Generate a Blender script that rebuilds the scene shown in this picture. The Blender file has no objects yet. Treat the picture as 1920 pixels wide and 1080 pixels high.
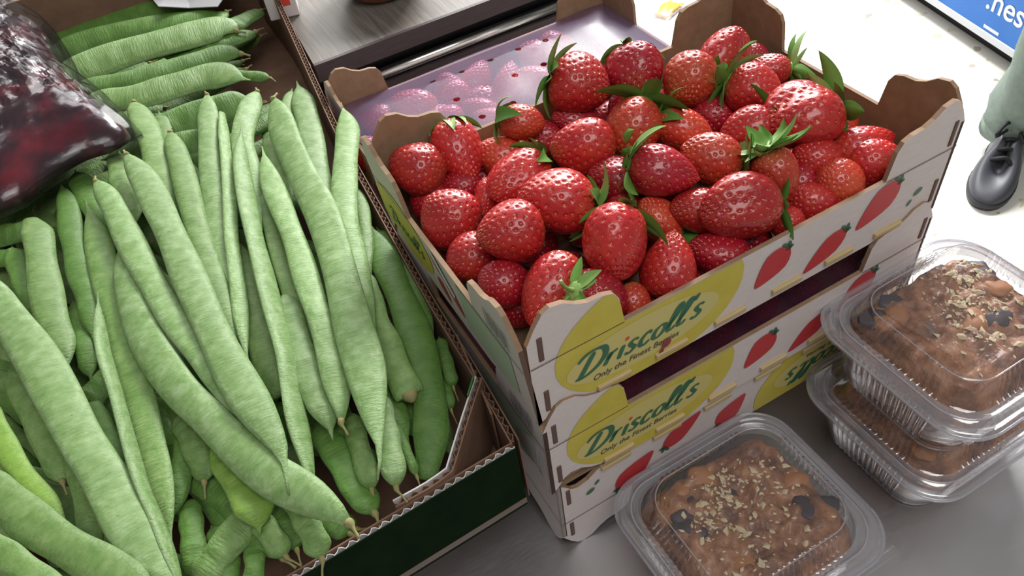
import bpy, bmesh, math, random
import numpy as np
from mathutils import Vector, Matrix, noise as mnoise

random.seed(7)
PI = math.pi
scene = bpy.context.scene
COL = scene.collection

# ------------------------------------------------------------------ camera
FPX = 1465.5
YAW, PITCH, ROLL = .3966, .8067, -.1647
CAM = Vector((-.1266, -.2950, .6850))
_fwd = Vector((math.sin(YAW)*math.cos(PITCH), math.cos(YAW)*math.cos(PITCH), -math.sin(PITCH)))
_r0 = Vector((math.cos(YAW), -math.sin(YAW), 0)); _u0 = _r0.cross(_fwd)
RGT = _r0*math.cos(ROLL) + _u0*math.sin(ROLL)
UPV = -_r0*math.sin(ROLL) + _u0*math.cos(ROLL)
FWD = _fwd
cam_d = bpy.data.cameras.new('camera'); cam = bpy.data.objects.new('camera', cam_d)
cam_d.sensor_width = 36; cam_d.lens = FPX/1920*36; cam_d.clip_start = .01
M = Matrix((RGT, UPV, -FWD)).transposed().to_4x4(); M.translation = CAM
cam.matrix_world = M
COL.objects.link(cam); scene.camera = cam

# ------------------------------------------------------------------ light
world = bpy.data.worlds.new('world'); scene.world = world; world.use_nodes = True
bg = world.node_tree.nodes['Background']
bg.inputs[0].default_value = (1, .98, .95, 1); bg.inputs[1].default_value = .25

def area(name, loc, target, sx, sy, energy, color=(1, 1, 1)):
    l = bpy.data.lights.new(name, 'AREA'); l.shape = 'RECTANGLE'; l.size = sx; l.size_y = sy
    l.energy = energy; l.color = color
    o = bpy.data.objects.new(name, l); COL.objects.link(o)
    o.location = loc
    o.rotation_euler = (Vector(target)-Vector(loc)).to_track_quat('-Z', 'Y').to_euler()
    return o
area('window_daylight', (1.3, 3.4, 2.3), (.2, .3, 0), 3.0, 1.8, 96, (1, .99, .97))
area('doorway_daylight', (2.7, 3.0, 2.4), (1.5, 1.0, -.75), 1.6, 1.6, 360, (1, .99, .97))
area('ceiling_fill', (.0, -1.1, 2.4), (0, .1, .1), 1.6, .9, 32, (1, .98, .95))  # unseen fill behind the camera, added to brighten the crate fronts

scene.view_settings.view_transform = 'Standard'
scene.view_settings.look = 'None'
scene.view_settings.gamma = 1
scene.view_settings.use_curve_mapping = False
scene.view_settings.exposure = 0.0

# ------------------------------------------------------------------ helpers
def ray(px, py):
    return FWD + RGT*((px-960)/FPX) - UPV*((py-540)/FPX)
def at(px, py, z):
    d = ray(px, py); return CAM + d*((z-CAM.z)/d.z)
def depth(p):
    return (Vector(p)-CAM).dot(FWD)
def project(p):
    d = Vector(p)-CAM; k = d.dot(FWD)
    return Vector((960+FPX*d.dot(RGT)/k, 540-FPX*d.dot(UPV)/k))

def link(name, me, mats, parent=None, smooth=False):
    o = bpy.data.objects.new(name, me); COL.objects.link(o)
    if mats is not None and not me.materials:
        for m in (mats if isinstance(mats, (list, tuple)) else [mats]): me.materials.append(m)
    if smooth: me.polygons.foreach_set('use_smooth', [True]*len(me.polygons))
    if parent is not None: o.parent = parent
    return o
def pyd(name, v, f, mats, parent=None, smooth=False, mi=None):
    me = bpy.data.meshes.new(name); me.from_pydata([tuple(p) for p in v], [], f); 
    me.update()
    o = link(name, me, mats, parent, smooth)
    if mi is not None: me.polygons.foreach_set('material_index', mi)
    return o
def empty(name, loc=(0, 0, 0), rz=0, label=None, cat=None, group=None):
    o = bpy.data.objects.new(name, None); COL.objects.link(o); o.location = loc; o.rotation_euler = (0, 0, rz)
    o.empty_display_size = .02
    if label: tag(o, label, cat, group)
    return o
def tag(o, label=None, cat=None, group=None, kind=None):
    if label: o['label'] = label
    if cat: o['category'] = cat
    if group: o['group'] = group
    if kind: o['kind'] = kind
    return o
def bm_obj(name, bm, mats, parent=None, smooth=False):
    me = bpy.data.meshes.new(name); bm.normal_update(); bm.to_mesh(me); bm.free()
    return link(name, me, mats, parent, smooth)
def box(bm, x0, x1, y0, y1, z0, z1, mi=0, bev=0):
    r = bmesh.ops.create_cube(bm, size=1)
    vs = r['verts']
    for v in vs:
        v.co = Vector((x0 + (v.co.x+.5)*(x1-x0), y0 + (v.co.y+.5)*(y1-y0), z0 + (v.co.z+.5)*(z1-z0)))
    fs = set(f for v in vs for f in v.link_faces)
    for f in fs: f.material_index = mi
    if bev:
        es = list(set(e for v in vs for e in v.link_edges))
        bmesh.ops.bevel(bm, geom=es, offset=bev, segments=2, affect='EDGES', profile=.5)
def boxo(name, x0, x1, y0, y1, z0, z1, m, parent=None, bev=0):
    bm = bmesh.new(); box(bm, x0, x1, y0, y1, z0, z1, 0, bev); return bm_obj(name, bm, m, parent)
def catmull(P, n):
    P = [Vector(p) for p in P]
    if len(P) == 2: P = [P[0], (P[0]+P[1])/2, P[1]]
    Q = [P[0]*2-P[1]] + P + [P[-1]*2-P[-2]]
    dense = []
    for i in range(1, len(Q)-2):
        a, b, c, d = Q[i-1], Q[i], Q[i+1], Q[i+2]
        for k in range(16):
            t = k/16
            dense.append(.5*((2*b)+(c-a)*t+(2*a-5*b+4*c-d)*t*t+(3*b-a-3*c+d)*t**3))
    dense.append(Q[-2])
    L = [0]
    for i in range(1, len(dense)): L.append(L[-1]+(dense[i]-dense[i-1]).length)
    out = []; j = 0
    for k in range(n):
        s = L[-1]*k/(n-1)
        while j < len(L)-2 and L[j+1] < s: j += 1
        d = L[j+1]-L[j]; t = 0 if d < 1e-9 else (s-L[j])/d
        out.append(dense[j].lerp(dense[j+1], min(1, max(0, t))))
    return out
def tube_data(path, radii, k=8, cap=True):
    n = len(path); v = []; f = []
    N = Vector((0, 0, 1))
    for i in range(n):
        T = (path[min(n-1, i+1)]-path[max(0, i-1)]).normalized()
        B = T.cross(N)
        if B.length < 1e-3: B = T.cross(Vector((1, 0, 0)))
        B.normalize(); N2 = B.cross(T).normalized(); N = N2
        r = radii[i] if hasattr(radii, '__len__') else radii
        for j in range(k):
            a = 2*PI*j/k; v.append(path[i]+B*(r*math.cos(a))+N2*(r*math.sin(a)))
    for i in range(n-1):
        for j in range(k):
            f.append((i*k+j, i*k+(j+1) % k, (i+1)*k+(j+1) % k, (i+1)*k+j))
    if cap:
        f.append(tuple(range(k-1, -1, -1))); f.append(tuple((n-1)*k+j for j in range(k)))
    return v, f
def merge(parts):
    V = []; F = []
    for v, f in parts:
        o = len(V); V += list(v); F += [tuple(i+o for i in q) for q in f]
    return V, F

# ------------------------------------------------------------------ materials
def mat(name, color=(.8, .8, .8), rough=.5, metal=0, spec=.5, coat=0):
    m = bpy.data.materials.new(name); m.use_nodes = True
    b = m.node_tree.nodes['Principled BSDF']
    b.inputs['Base Color'].default_value = (*color, 1); b.inputs['Roughness'].default_value = rough
    b.inputs['Metallic'].default_value = metal; b.inputs['Specular IOR Level'].default_value = spec
    b.inputs['Coat Weight'].default_value = coat
    return m
def nd(m, t, **kw):
    n = m.node_tree.nodes.new(t)
    for k, v in kw.items():
        if k.startswith('in_'): n.inputs[k[3:].replace('_', ' ')].default_value = v
        else: setattr(n, k, v)
    return n
def lk(m, a, b): m.node_tree.links.new(a, b)
def bsdf(m): return m.node_tree.nodes['Principled BSDF']
def coords(m, kind='Object', scale=(1, 1, 1), rot=(0, 0, 0)):
    tc = nd(m, 'ShaderNodeTexCoord'); mp = nd(m, 'ShaderNodeMapping')
    mp.inputs['Scale'].default_value = scale; mp.inputs['Rotation'].default_value = rot
    lk(m, tc.outputs[kind], mp.inputs['Vector']); return mp.outputs['Vector']
def noise(m, vec, scale, detail=4, rough=.5):
    n = nd(m, 'ShaderNodeTexNoise'); n.inputs['Scale'].default_value = scale
    n.inputs['Detail'].default_value = detail; n.inputs['Roughness'].default_value = rough
    if vec is not None: lk(m, vec, n.inputs['Vector'])
    return n
def ramp(m, fac, stops):
    r = nd(m, 'ShaderNodeValToRGB'); e = r.color_ramp.elements
    while len(e) > 1: e.remove(e[-1])
    e[0].position = stops[0][0]; e[0].color = (*stops[0][1], 1)
    for p, c in stops[1:]:
        q = e.new(p); q.color = (*c, 1)
    lk(m, fac, r.inputs['Fac']); return r
def mix(m, fac, a, b, mode='MIX'):
    n = nd(m, 'ShaderNodeMix', data_type='RGBA', blend_type=mode)
    if isinstance(fac, (int, float)): n.inputs[0].default_value = fac
    else: lk(m, fac, n.inputs[0])
    for i, x in ((6, a), (7, b)):
        if isinstance(x, tuple): n.inputs[i].default_value = (*x, 1)
        else: lk(m, x, n.inputs[i])
    return n.outputs[2]
def bump(m, h, strength=.3, dist=.001):
    b = nd(m, 'ShaderNodeBump'); b.inputs['Strength'].default_value = strength; b.inputs['Distance'].default_value = dist
    lk(m, h, b.inputs['Height']); lk(m, b.outputs['Normal'], bsdf(m).inputs['Normal'])
def grain(name, c1, c2, scale=60, stretch=(1, 1, 1), rough=.6, bmp=.1, spec=.3, kind='Object'):
    m = mat(name, c1, rough, 0, spec); v = coords(m, kind, stretch)
    n = noise(m, v, scale, 6, .6); r = ramp(m, n.outputs['Fac'], [(.3, c1), (.7, c2)])
    lk(m, r.outputs['Color'], bsdf(m).inputs['Base Color'])
    if bmp: bump(m, n.outputs['Fac'], bmp, .001)
    return m
def plastic(name, tint=(.97, .97, .98), haze=0.0, hazecol=(.9, .9, .95), rough=.06, gl=1.0, f0=.06, pwr=4):
    """thin clear plastic: mostly see-through, mirror-like by Fresnel, optional milky scatter"""
    m = bpy.data.materials.new(name); m.use_nodes = True; nt = m.node_tree; nt.nodes.clear()
    out = nt.nodes.new('ShaderNodeOutputMaterial')
    tr = nt.nodes.new('ShaderNodeBsdfTransparent'); tr.inputs[0].default_value = (*tint, 1)
    gs = nt.nodes.new('ShaderNodeBsdfGlossy'); gs.inputs['Roughness'].default_value = rough; gs.inputs['Color'].default_value = (gl, gl, gl, 1)
    lw = nt.nodes.new('ShaderNodeLayerWeight'); lw.inputs['Blend'].default_value = .5
    pw = nt.nodes.new('ShaderNodeMath'); pw.operation = 'POWER'; pw.inputs[1].default_value = pwr; nt.links.new(lw.outputs['Facing'], pw.inputs[0])
    fr = nt.nodes.new('ShaderNodeMath'); fr.operation = 'MULTIPLY_ADD'; fr.inputs[1].default_value = .85; fr.inputs[2].default_value = f0; nt.links.new(pw.outputs[0], fr.inputs[0])
    base = tr.outputs[0]
    if haze:
        df = nt.nodes.new('ShaderNodeBsdfDiffuse'); df.inputs[0].default_value = (*hazecol, 1)
        mx = nt.nodes.new('ShaderNodeMixShader'); mx.inputs[0].default_value = haze
        nt.links.new(tr.outputs[0], mx.inputs[1]); nt.links.new(df.outputs[0], mx.inputs[2]); base = mx.outputs[0]
    mx2 = nt.nodes.new('ShaderNodeMixShader'); nt.links.new(fr.outputs[0], mx2.inputs[0])
    nt.links.new(base, mx2.inputs[1]); nt.links.new(gs.outputs[0], mx2.inputs[2])
    nt.links.new(mx2.outputs[0], out.inputs[0])
    return m

# ------------------------------------------------------------------ setting: floor, counter, shelf
FZ = -.77; CZ = -.0188      # floor height, counter-top height
m = mat('terrazzo', (.8, .78, .72), .35)
v = coords(m, 'Object')
vo = nd(m, 'ShaderNodeTexVoronoi', feature='F1'); vo.inputs['Scale'].default_value = 22; vo.inputs['Randomness'].default_value = 1
warp = noise(m, v, 30, 2); addv = mix(m, .04, v, warp.outputs['Color'], 'ADD'); lk(m, addv, vo.inputs['Vector'])
sep = nd(m, 'ShaderNodeSeparateColor'); lk(m, vo.outputs['Color'], sep.inputs[0])
chipmask = nd(m, 'ShaderNodeMath', operation='LESS_THAN'); lk(m, vo.outputs['Distance'], chipmask.inputs[0])
thr = nd(m, 'ShaderNodeMath', operation='MULTIPLY_ADD'); lk(m, sep.outputs[1], thr.inputs[0]); thr.inputs[1].default_value = .75; thr.inputs[2].default_value = -.32
lk(m, thr.outputs[0], chipmask.inputs[1])
chipcol = ramp(m, sep.outputs[0], [(0, (.72, .66, .52)), (.45, (.62, .56, .42)), (.7, (.74, .68, .56)), (.95, (.4, .36, .28))])
base = ramp(m, noise(m, v, 3, 5).outputs['Fac'], [(.3, (.8, .78, .7)), (.7, (.86, .85, .8))])
lk(m, mix(m, chipmask.outputs[0], base.outputs['Color'], chipcol.outputs['Color']), bsdf(m).inputs['Base Color'])
MAT_FLOOR = m
fl = boxo('floor', -3, 5, -2.5, 5, FZ-.05, FZ, MAT_FLOOR); tag(fl, 'pale terrazzo floor with beige and brown chips', kind='structure')

# stainless counter
m = mat('brushed_steel', (.62, .62, .63), .38, 1.0)
v = coords(m, 'Object', (2, 60, 60)); n1 = noise(m, v, 30, 5)
n2 = noise(m, coords(m, 'Object'), 5, 3)
r = ramp(m, n2.outputs['Fac'], [(.3, (.52, .52, .53)), (.7, (.64, .64, .65))]); lk(m, r.outputs['Color'], bsdf(m).inputs['Base Color'])
rr = nd(m, 'ShaderNodeMapRange'); lk(m, n1.outputs['Fac'], rr.inputs[0]); rr.inputs[3].default_value = .3; rr.inputs[4].default_value = .48
lk(m, rr.outputs[0], bsdf(m).inputs['Roughness']); bump(m, n1.outputs['Fac'], .03, .0004)
MAT_STEEL = m
MAT_DARKSTEEL = mat('dark_steel', (.2, .2, .21), .35, .9)
ct = empty('steel_counter', (0, 0, FZ), 0, 'brushed stainless steel counter carrying the crates, boxes and plastic tubs', 'counter')
boxo('counter_top', -.75, .50, -.42, 1.05, CZ-.03-FZ, CZ-FZ, MAT_STEEL, ct, .006)
for sx in (-.7, .42):
    for sy in (-.37, .97):
        boxo('leg', sx, sx+.04, sy, sy+.04, 0, CZ-.03-FZ, MAT_DARKSTEEL, ct, .004)
boxo('lower_shelf', -.72, .47, -.39, 1.02, .18, .2, MAT_STEEL, ct, .004)

# dark wood-grain shelf board behind the film-covered crate
m = mat('wood_laminate', (.1, .095, .09), .45)
v = coords(m, 'Object', (26, 1.2, 1)); n1 = noise(m, v, 9, 6, .65)
r = ramp(m, n1.outputs['Fac'], [(.32, (.10, .088, .076)), (.55, (.165, .148, .13)), (.72, (.22, .20, .175))])
lk(m, r.outputs['Color'], bsdf(m).inputs['Base Color']); bump(m, n1.outputs['Fac'], .15, .0006)
MAT_LAM = m
MAT_LAMEDGE = grain('laminate_edge', (.035, .024, .026), (.06, .042, .045), 30, (1, 1, 20), .4, 0)
MAT_CHROME = mat('chrome_trim', (.6, .58, .57), .22, 1)
MAT_BLACK = mat('black_fascia', (.012, .011, .012), .4)
SH = empty('wood_shelf', (.045, .645, CZ), 0, 'dark grey wood-grain shelf board with a dark edge behind the film-covered crate', 'shelf')
def slab(name, x1, y0, y1, z0, z1, m):      # left end slants along the bean box
    k = .085; V = [(k*y0, y0), (x1, y0), (x1, y1), (k*y1, y1)]
    V = [(x, y, z0-CZ) for x, y in V]+[(x, y, z1-CZ) for x, y in V]
    return pyd(name, V, [(3, 2, 1, 0), (4, 5, 6, 7), (0, 1, 5, 4), (1, 2, 6, 5), (2, 3, 7, 6), (3, 0, 4, 7)], m, SH)
slab('board', .42, .006, .36, .158, .18, MAT_LAM)
slab('edge_band', .42, 0, .006, .156, .1805, MAT_LAMEDGE)
slab('fascia', .42, .03, .05, CZ, .158, MAT_BLACK)
v, f = tube_data([Vector((.004, .012, .128-CZ)), Vector((.42, .012, .128-CZ))], .008, 12)
pyd('trim_rail', v, f, MAT_CHROME, SH, True)
slab('lower_band', .42, .004, .022, .078, .118, MAT_LAMEDGE)
for x in (.06, .36): boxo('support', x, x+.04, .05, .34, 0, .158-CZ, MAT_BLACK, SH)

# ------------------------------------------------------------------ fruit crates
MAT_WOODW = grain('white_printed_wood', (.56, .495, .48), (.63, .565, .55), 70, (1, 6, 6), .55, .05)
MAT_FIBRE = grain('brown_fibreboard', (.235, .145, .085), (.31, .20, .125), 90, (1, 1, 1), .7, .05)
MAT_CHAR = mat('laser_cut_edge', (.11, .06, .045), .7)
MAT_YEL = grain('print_yellow', (.48, .39, .05), (.55, .46, .08), 40, (1, 1, 1), .5, 0)
MAT_YEL2 = mat('print_pale_yellow', (.54, .46, .16), .5)
MAT_GRN = mat('print_green', (.03, .13, .065), .5)
MAT_INK = mat('print_ink', (.06, .06, .035), .5)
MAT_RED = mat('print_red', (.46, .03, .035), .5)
MAT_DOT = mat('print_red_dot', (.6, .06, .03), .5)
MAT_BAR = mat('print_grey', (.16, .17, .18), .5)
MAT_PGRN = mat('print_pale_green', (.40, .47, .36), .5)
MAT_STICK = grain('light_wood', (.42, .31, .15), (.52, .40, .22), 60, (.4, 6, 6), .6, .05)
MAT_STICKER = mat('white_sticker', (.66, .68, .72), .4)
MAT_STAIN = mat('juice_stain', (.22, .01, .03), .35)

CW, CD, RIM, TH = .400, .270, .068, .0038
TAB = [(0, .070), (0, .092), (.0066, .105), (.0137, .1155), (.0199, .1187), (.030, .1165), (.039, .1095), (.048, .1055), (.06, .1045), (.068, .1015), (.0725, .094), (.0765, RIM)]
BOT = [(0, 0), (.0, .001), (.0066, .006), (.0137, .0162), (.0199, .0187), (.030, .0165), (.039, .0095), (.048, .0055), (.06, .0045), (.068, .0015), (.0745, 0)]
def interp(prof, s):
    if s >= prof[-1][0]: return prof[-1][1]
    for (a, b), (c, d) in zip(prof, prof[1:]):
        if a <= s <= c and c > a: return b+(d-b)*(s-a)/(c-a)
    return prof[0][1]
def top_h(s, L): return interp(TAB[1:], min(s, L-s))
def bot_h(s, L): return interp(BOT[1:], min(s, L-s))
def panel_bm(L):
    """wall panel in local (s, z), outer face at y=0, thickness towards +y"""
    ss = sorted(set([round(s, 5) for s, _ in TAB+BOT] + [round(L-s, 5) for s, _ in TAB+BOT]))
    V = []; F = []; MI = []
    for y in (0, TH):
        for s in ss:
            V.append((s, y, bot_h(s, L))); V.append((s, y, top_h(s, L)))
    n = len(ss); o = 2*n
    for i in range(n-1):
        F.append((2*i, 2*i+2, 2*i+3, 2*i+1)); MI.append(0)
        F.append((o+2*i, o+2*i+1, o+2*i+3, o+2*i+2)); MI.append(1)
        F.append((2*i+1, 2*i+3, o+2*i+3, o+2*i+1)); MI.append(1)
        F.append((2*i, o+2*i, o+2*i+2, 2*i+2)); MI.append(1)
    F.append((0, 1, o+1, o)); MI.append(2); F.append((2*n-2, o+2*n-2, o+2*n-1, 2*n-1)); MI.append(2)
    return V, F, MI
PANEL = {}
for nm, L in (('long', CW), ('end', CD)):
    V, F, MI = panel_bm(L); me = bpy.data.meshes.new('wall_panel_'+nm); me.from_pydata(V, [], F); me.update()
    for mm in (MAT_WOODW, MAT_FIBRE, MAT_CHAR): me.materials.append(mm)
    me.polygons.foreach_set('material_index', MI); PANEL[nm] = me
EPS = .0005
def poly_clip(L, fn, s0, s1, n=40):
    """strip mesh between low(s), high(s) clipped to the panel"""
    V = []; F = []
    for i in range(n+1):
        s = s0+(s1-s0)*i/n; lo, hi = fn(s)
        lo = max(lo, bot_h(s, L)+.0004); hi = min(hi, top_h(s, L)-.0004); hi = max(hi, lo)
        V += [(s, -EPS, lo), (s, -EPS, hi)]
    for i in range(n): F.append((2*i, 2*i+2, 2*i+3, 2*i+1))
    return V, F
def ellipse_fn(c, z, rx, rz):
    def fn(s):
        k = max(0, 1-((s-c)/rx)**2)**.5; return z-rz*k, z+rz*k
    return fn
def blob(cx, cz, L, W, ang, kind='berry', n=20, y=-EPS*1.5):
    """berry teardrop / leaf ellipse polygon; ang = direction of the tip"""
    P = []
    for i in range(n):
        a = 2*PI*i/n; u = math.cos(a); w = math.sin(a)
        if kind == 'berry':
            ww = w*(.5*(1-.55*u) if u > -.4 else .5*1.2); P.append((u*.5*L, ww*W*.95))
        else: P.append((u*.5*L, w*.5*W))
    ca, sa = math.cos(ang), math.sin(ang)
    return [(cx+p*ca-q*sa, y, cz+p*sa+q*ca) for p, q in P], [tuple(range(n))]
def clampz(V, L):
    return [(x, y, min(max(z, bot_h(x, L)+.0004), top_h(x, L)-.0004)) for x, y, z in V]
# brush lettering built from strokes
GLY = {
 'D': (.92, [[(-.10, .74), (.05, .93), (.34, 1.02), (.66, .93), (.82, .62), (.74, .28), (.5, .06), (.22, -.02), (.02, .03)], [(.36, .93), (.27, .5), (.16, .02)]]),
 'r': (.40, [[(.06, .50), (.05, .25), (.02, 0)], [(.04, .22), (.14, .42), (.30, .50)]]),
 'i': (.22, [[(.06, .50), (.05, .25), (.06, .02), (.13, .02)]]),
 's': (.40, [[(.32, .44), (.18, .51), (.05, .41), (.15, .27), (.27, .14), (.14, -.01), (-.03, .06)]]),
 'c': (.40, [[(.33, .40), (.2, .51), (.04, .33), (.04, .1), (.18, -.01), (.36, .10)]]),
 'o': (.46, [[(.24, .51), (.06, .36), (.05, .1), (.2, -.01), (.36, .13), (.38, .38), (.24, .51)]]),
 'l': (.32, [[(-.04, .18), (.14, .45), (.27, .85), (.2, 1.02), (.1, .85), (.05, .4), (.07, .06), (.2, .03), (.3, .14)]]),
 "'": (.14, [[(.08, 1.04), (.02, .80)]])}
def ribbon(pts, w, y):
    P = catmull([Vector((a, b, 0)) for a, b in pts], max(8, 5*len(pts)))
    V = []; F = []
    for i, p in enumerate(P):
        T = (P[min(len(P)-1, i+1)]-P[max(0, i-1)]).normalized(); B = Vector((-T.y, T.x, 0))
        # broad-nib feel: thick on downstrokes
        t = i/(len(P)-1); ww = w*(.42+.58*abs(T.y))*(.55+.45*min(1, 8*t, 8*(1-t)+.3))
        V += [p+B*ww, p-B*ww]
    for i in range(len(P)-1): F.append((2*i, 2*i+1, 2*i+3, 2*i+2))
    return V, F
def lettering(width, height):
    parts = []; x = 0; dot = None
    for ch in "Driscoll's":
        adv, strokes = GLY[ch]
        for st in strokes: parts.append(ribbon([(a+x, b) for a, b in st], .085 if ch != 'D' else .105, 0))
        if ch == 'i': dot = (x+.1, .72)
        x += adv+.035
    V, F = merge(parts); sh = .34
    sc = width/(x+.3)
    conv = lambda p: ((p[0]+sh*p[1])*sc, 0, p[1]*height)
    return [conv(p) for p in V], F, conv(dot)
LV, LF, LD = lettering(.122, .0235)
def text_mesh(s, size, shear=.25):
    cu = bpy.data.curves.new('t', 'FONT'); cu.body = s; cu.size = size; cu.shear = shear; cu.offset = size*.012
    ob = bpy.data.objects.new('t', cu); COL.objects.link(ob); bpy.context.view_layer.update()
    me = bpy.data.meshes.new_from_object(ob.evaluated_get(bpy.context.evaluated_depsgraph_get()))
    bpy.data.objects.remove(ob); me.transform(Matrix.Rotation(PI/2, 4, 'X')); me.materials.clear()
    return me
TAGME = text_mesh('Only the Finest Berries', .0082)
TAGME.materials.append(MAT_INK)
def at_off(V, dx, dz, y): return [(x+dx, y, z+dz) for x, _, z in V]
def mk(name, VF, m): 
    me = bpy.data.meshes.new(name); me.from_pydata(VF[0], [], VF[1]); me.update(); me.materials.append(m); return me
PR = {}
PR['long'] = [
 ('yellow_print', mk('yp', poly_clip(CW, ellipse_fn(.101, .053, .083, .058), .0185, .1835, 60), MAT_YEL), (0, 0, 0)),
 ('pale_print', mk('yq', poly_clip(CW, ellipse_fn(.094, .0385, .068, .0245), .0265, .1615, 40), MAT_YEL2), (0, -.0002, 0)),
 ('lettering', mk('le', (at_off(LV, .0325, .0315, -EPS*2), LF), MAT_GRN), (0, 0, 0)),
 ('lettering_dot', mk('ld', blob(.0325+LD[0], .0315+LD[2], .0042, .0034, .6, 'leaf', 12, -EPS*2), MAT_DOT), (0, 0, 0)),
 ('tagline', TAGME, (.0475, -EPS*2, .0205)),
]
def add_print(key, name, VF, m): PR[key].append((name, mk(name, VF, m), (0, 0, 0)))
for (cx, cz, L, W, a) in ((.2125, .0395, .041, .0285, PI*1.25), (.270, .024, .048, .024, PI*1.19), (.321, .0455, .050, .030, PI*1.22)):
    vv, ff = blob(cx, cz, L, W, a); add_print('long', 'berry_print', (clampz(vv, CW), ff), MAT_RED)
    bx_, bz_ = cx-math.cos(a)*L*.5, cz-math.sin(a)*L*.5
    add_print('long', 'leaf_print', merge([blob(bx_+.001, bz_+.001, .011, .004, a+PI+.9, 'leaf', 10), blob(bx_+.001, bz_-.001, .009, .004, a+PI-.6, 'leaf', 10), blob(bx_-.003, bz_+.003, .009, .004, a+PI+1.7, 'leaf', 10)]), MAT_GRN)
add_print('long', 'leaf_print', merge([blob(.3687, .0363, .010, .006, .5, 'leaf', 12), blob(.3615, .0275, .007, .0038, .9, 'leaf', 12)]), MAT_GRN)
PR['end'] = []
add_print('end', 'green_print', (at_off(poly_clip(CD, lambda s: (.012, .066), .165, .25, 6)[0], 0, 0, -EPS), poly_clip(CD, lambda s: (.012, .066), .165, .25, 6)[1]), MAT_PGRN)
add_print('end', 'yellow_print', poly_clip(CD, ellipse_fn(.052, .04, .058, .034), .0, .109, 30), MAT_YEL)
add_print('end', 'lettering', ([(x*.62+.022, -EPS*2, z*.8+.03) for x, y, z in LV], LF), MAT_GRN)
add_print('end', 'berry_print', blob(.128, .052, .03, .013, -PI*.25), MAT_RED)
add_print('end', 'berry_print', blob(.125, .022, .026, .012, -PI*.25), MAT_RED)
add_print('end', 'berry_print', blob(.150, .034, .036, .014, -PI*.25), MAT_RED)
add_print('end', 'sticker', ([(.118, -EPS*2, .062), (.150, -EPS*2, .034), (.155, -EPS*2, .042), (.123, -EPS*2, .069)], [(0, 1, 2, 3)]), MAT_STICKER)
bars = [( [(s, -EPS*2, .074), (s+.0012*w, -EPS*2, .074), (s+.0012*w, -EPS*2, .094), (s, -EPS*2, .094)], [(0, 1, 2, 3)]) for s, w in zip([.222+.0028*i for i in range(12)], [1, .6, 1.4, .7, 1, 1.5, .6, 1, .8, 1.4, .6, 1])]
add_print('end', 'barcode', merge(bars), MAT_BAR)
SCORE = mk('score', ([(0, -EPS*1.2, RIM-.0006), (.076, -EPS*1.2, RIM-.0006), (.076, -EPS*1.2, RIM+.0004), (0, -EPS*1.2, RIM+.0004)], [(0, 1, 2, 3)]), MAT_CHAR)
bm = bmesh.new(); box(bm, -.0150, .0150, -.0032, .002, -.0026, .0026, 0, .0010); STICK = bpy.data.meshes.new('tongue'); bm.to_mesh(STICK); bm.free(); STICK.materials.append(MAT_STICK)
bm = bmesh.new(); box(bm, 0, .0042, -.001, .003, 0, .024, 0, .0008); JOINT = bpy.data.meshes.new('joint'); bm.to_mesh(JOINT); bm.free(); JOINT.materials.append(MAT_CHAR)
STICKS = [.066, .1185, .175, .2325, .288, .342]
def crate(name, loc, label, flip=False, lean=0.0, prints=True, group=None, rz=0.0):
    t = empty(name, loc, rz, label, 'crate', group)
    if flip: t.rotation_euler = (0, PI, rz)     # turned upside down about its long axis direction
    bmf = bmesh.new(); box(bmf, TH, CW-TH, TH, CD-TH, .0075, .0105); bm_obj('floor_board', bmf, MAT_FIBRE, t)
    for i, (key, l, r) in enumerate((('long', (0, 0, 0), 0), ('end', (CW, 0, 0), PI/2), ('long', (CW, CD, 0), PI), ('end', (0, CD, 0), -PI/2))):
        w = link('side_wall' if key == 'long' else 'end_wall', PANEL[key], None, t)
        w.location = l; w.rotation_euler = (0, 0, r)
        if key == 'end' and lean and i == 3: w.rotation_euler = (lean, 0, r)
        if prints:
            if i in (0, 3):
                for nm, me, off in PR[key]:
                    c = link(nm, me, None, w); c.location = off
            L = CW if key == 'long' else CD
            for s in (0, L-.076):
                c = link('score_line', SCORE, None, w); c.location = (s, 0, 0)
            if key == 'long':
                for s in (.0075, L-.0117):
                    for z in (.072, .014):
                        c = link('corner_joint', JOINT, None, w); c.location = (s, 0, z)
                for s in STICKS:
                    c = link('wood_tongue', STICK, None, w); c.location = (s, 0, .0092)
    return t
crate('strawberry_crate', (0, 0, .2), 'top open printed wooden crate heaped with loose strawberries', lean=math.radians(4))
crate('strawberry_crate', (0.001, -.002, .1), 'middle printed wooden crate, film-covered, squeezed under the open strawberry crate')
crate('strawberry_crate', (CW+.008, .002, .1), 'bottom printed wooden crate turned upside down on the steel counter', flip=True)
crate('strawberry_crate', (.03, .282, .1), 'film-covered crate of strawberries behind the open crate, beside the shelf', prints=True)
crate('strawberry_crate', (.43, .282, .1), 'upside-down crate under the film-covered crate at the back', flip=True)
# squashed-juice stain on the open crate's front
vs, fs = merge([blob(.113, .020, .010, .008, .8, 'leaf', 9, -.002), blob(.108, .012, .010, .004, 1.1, 'leaf', 9, -.002)])
tag(pyd('juice_stain', [(x, y, z+.2) for x, y, z in vs], fs, MAT_STAIN), 'dark red juice stain on the front of the open strawberry crate', 'stain')
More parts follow.
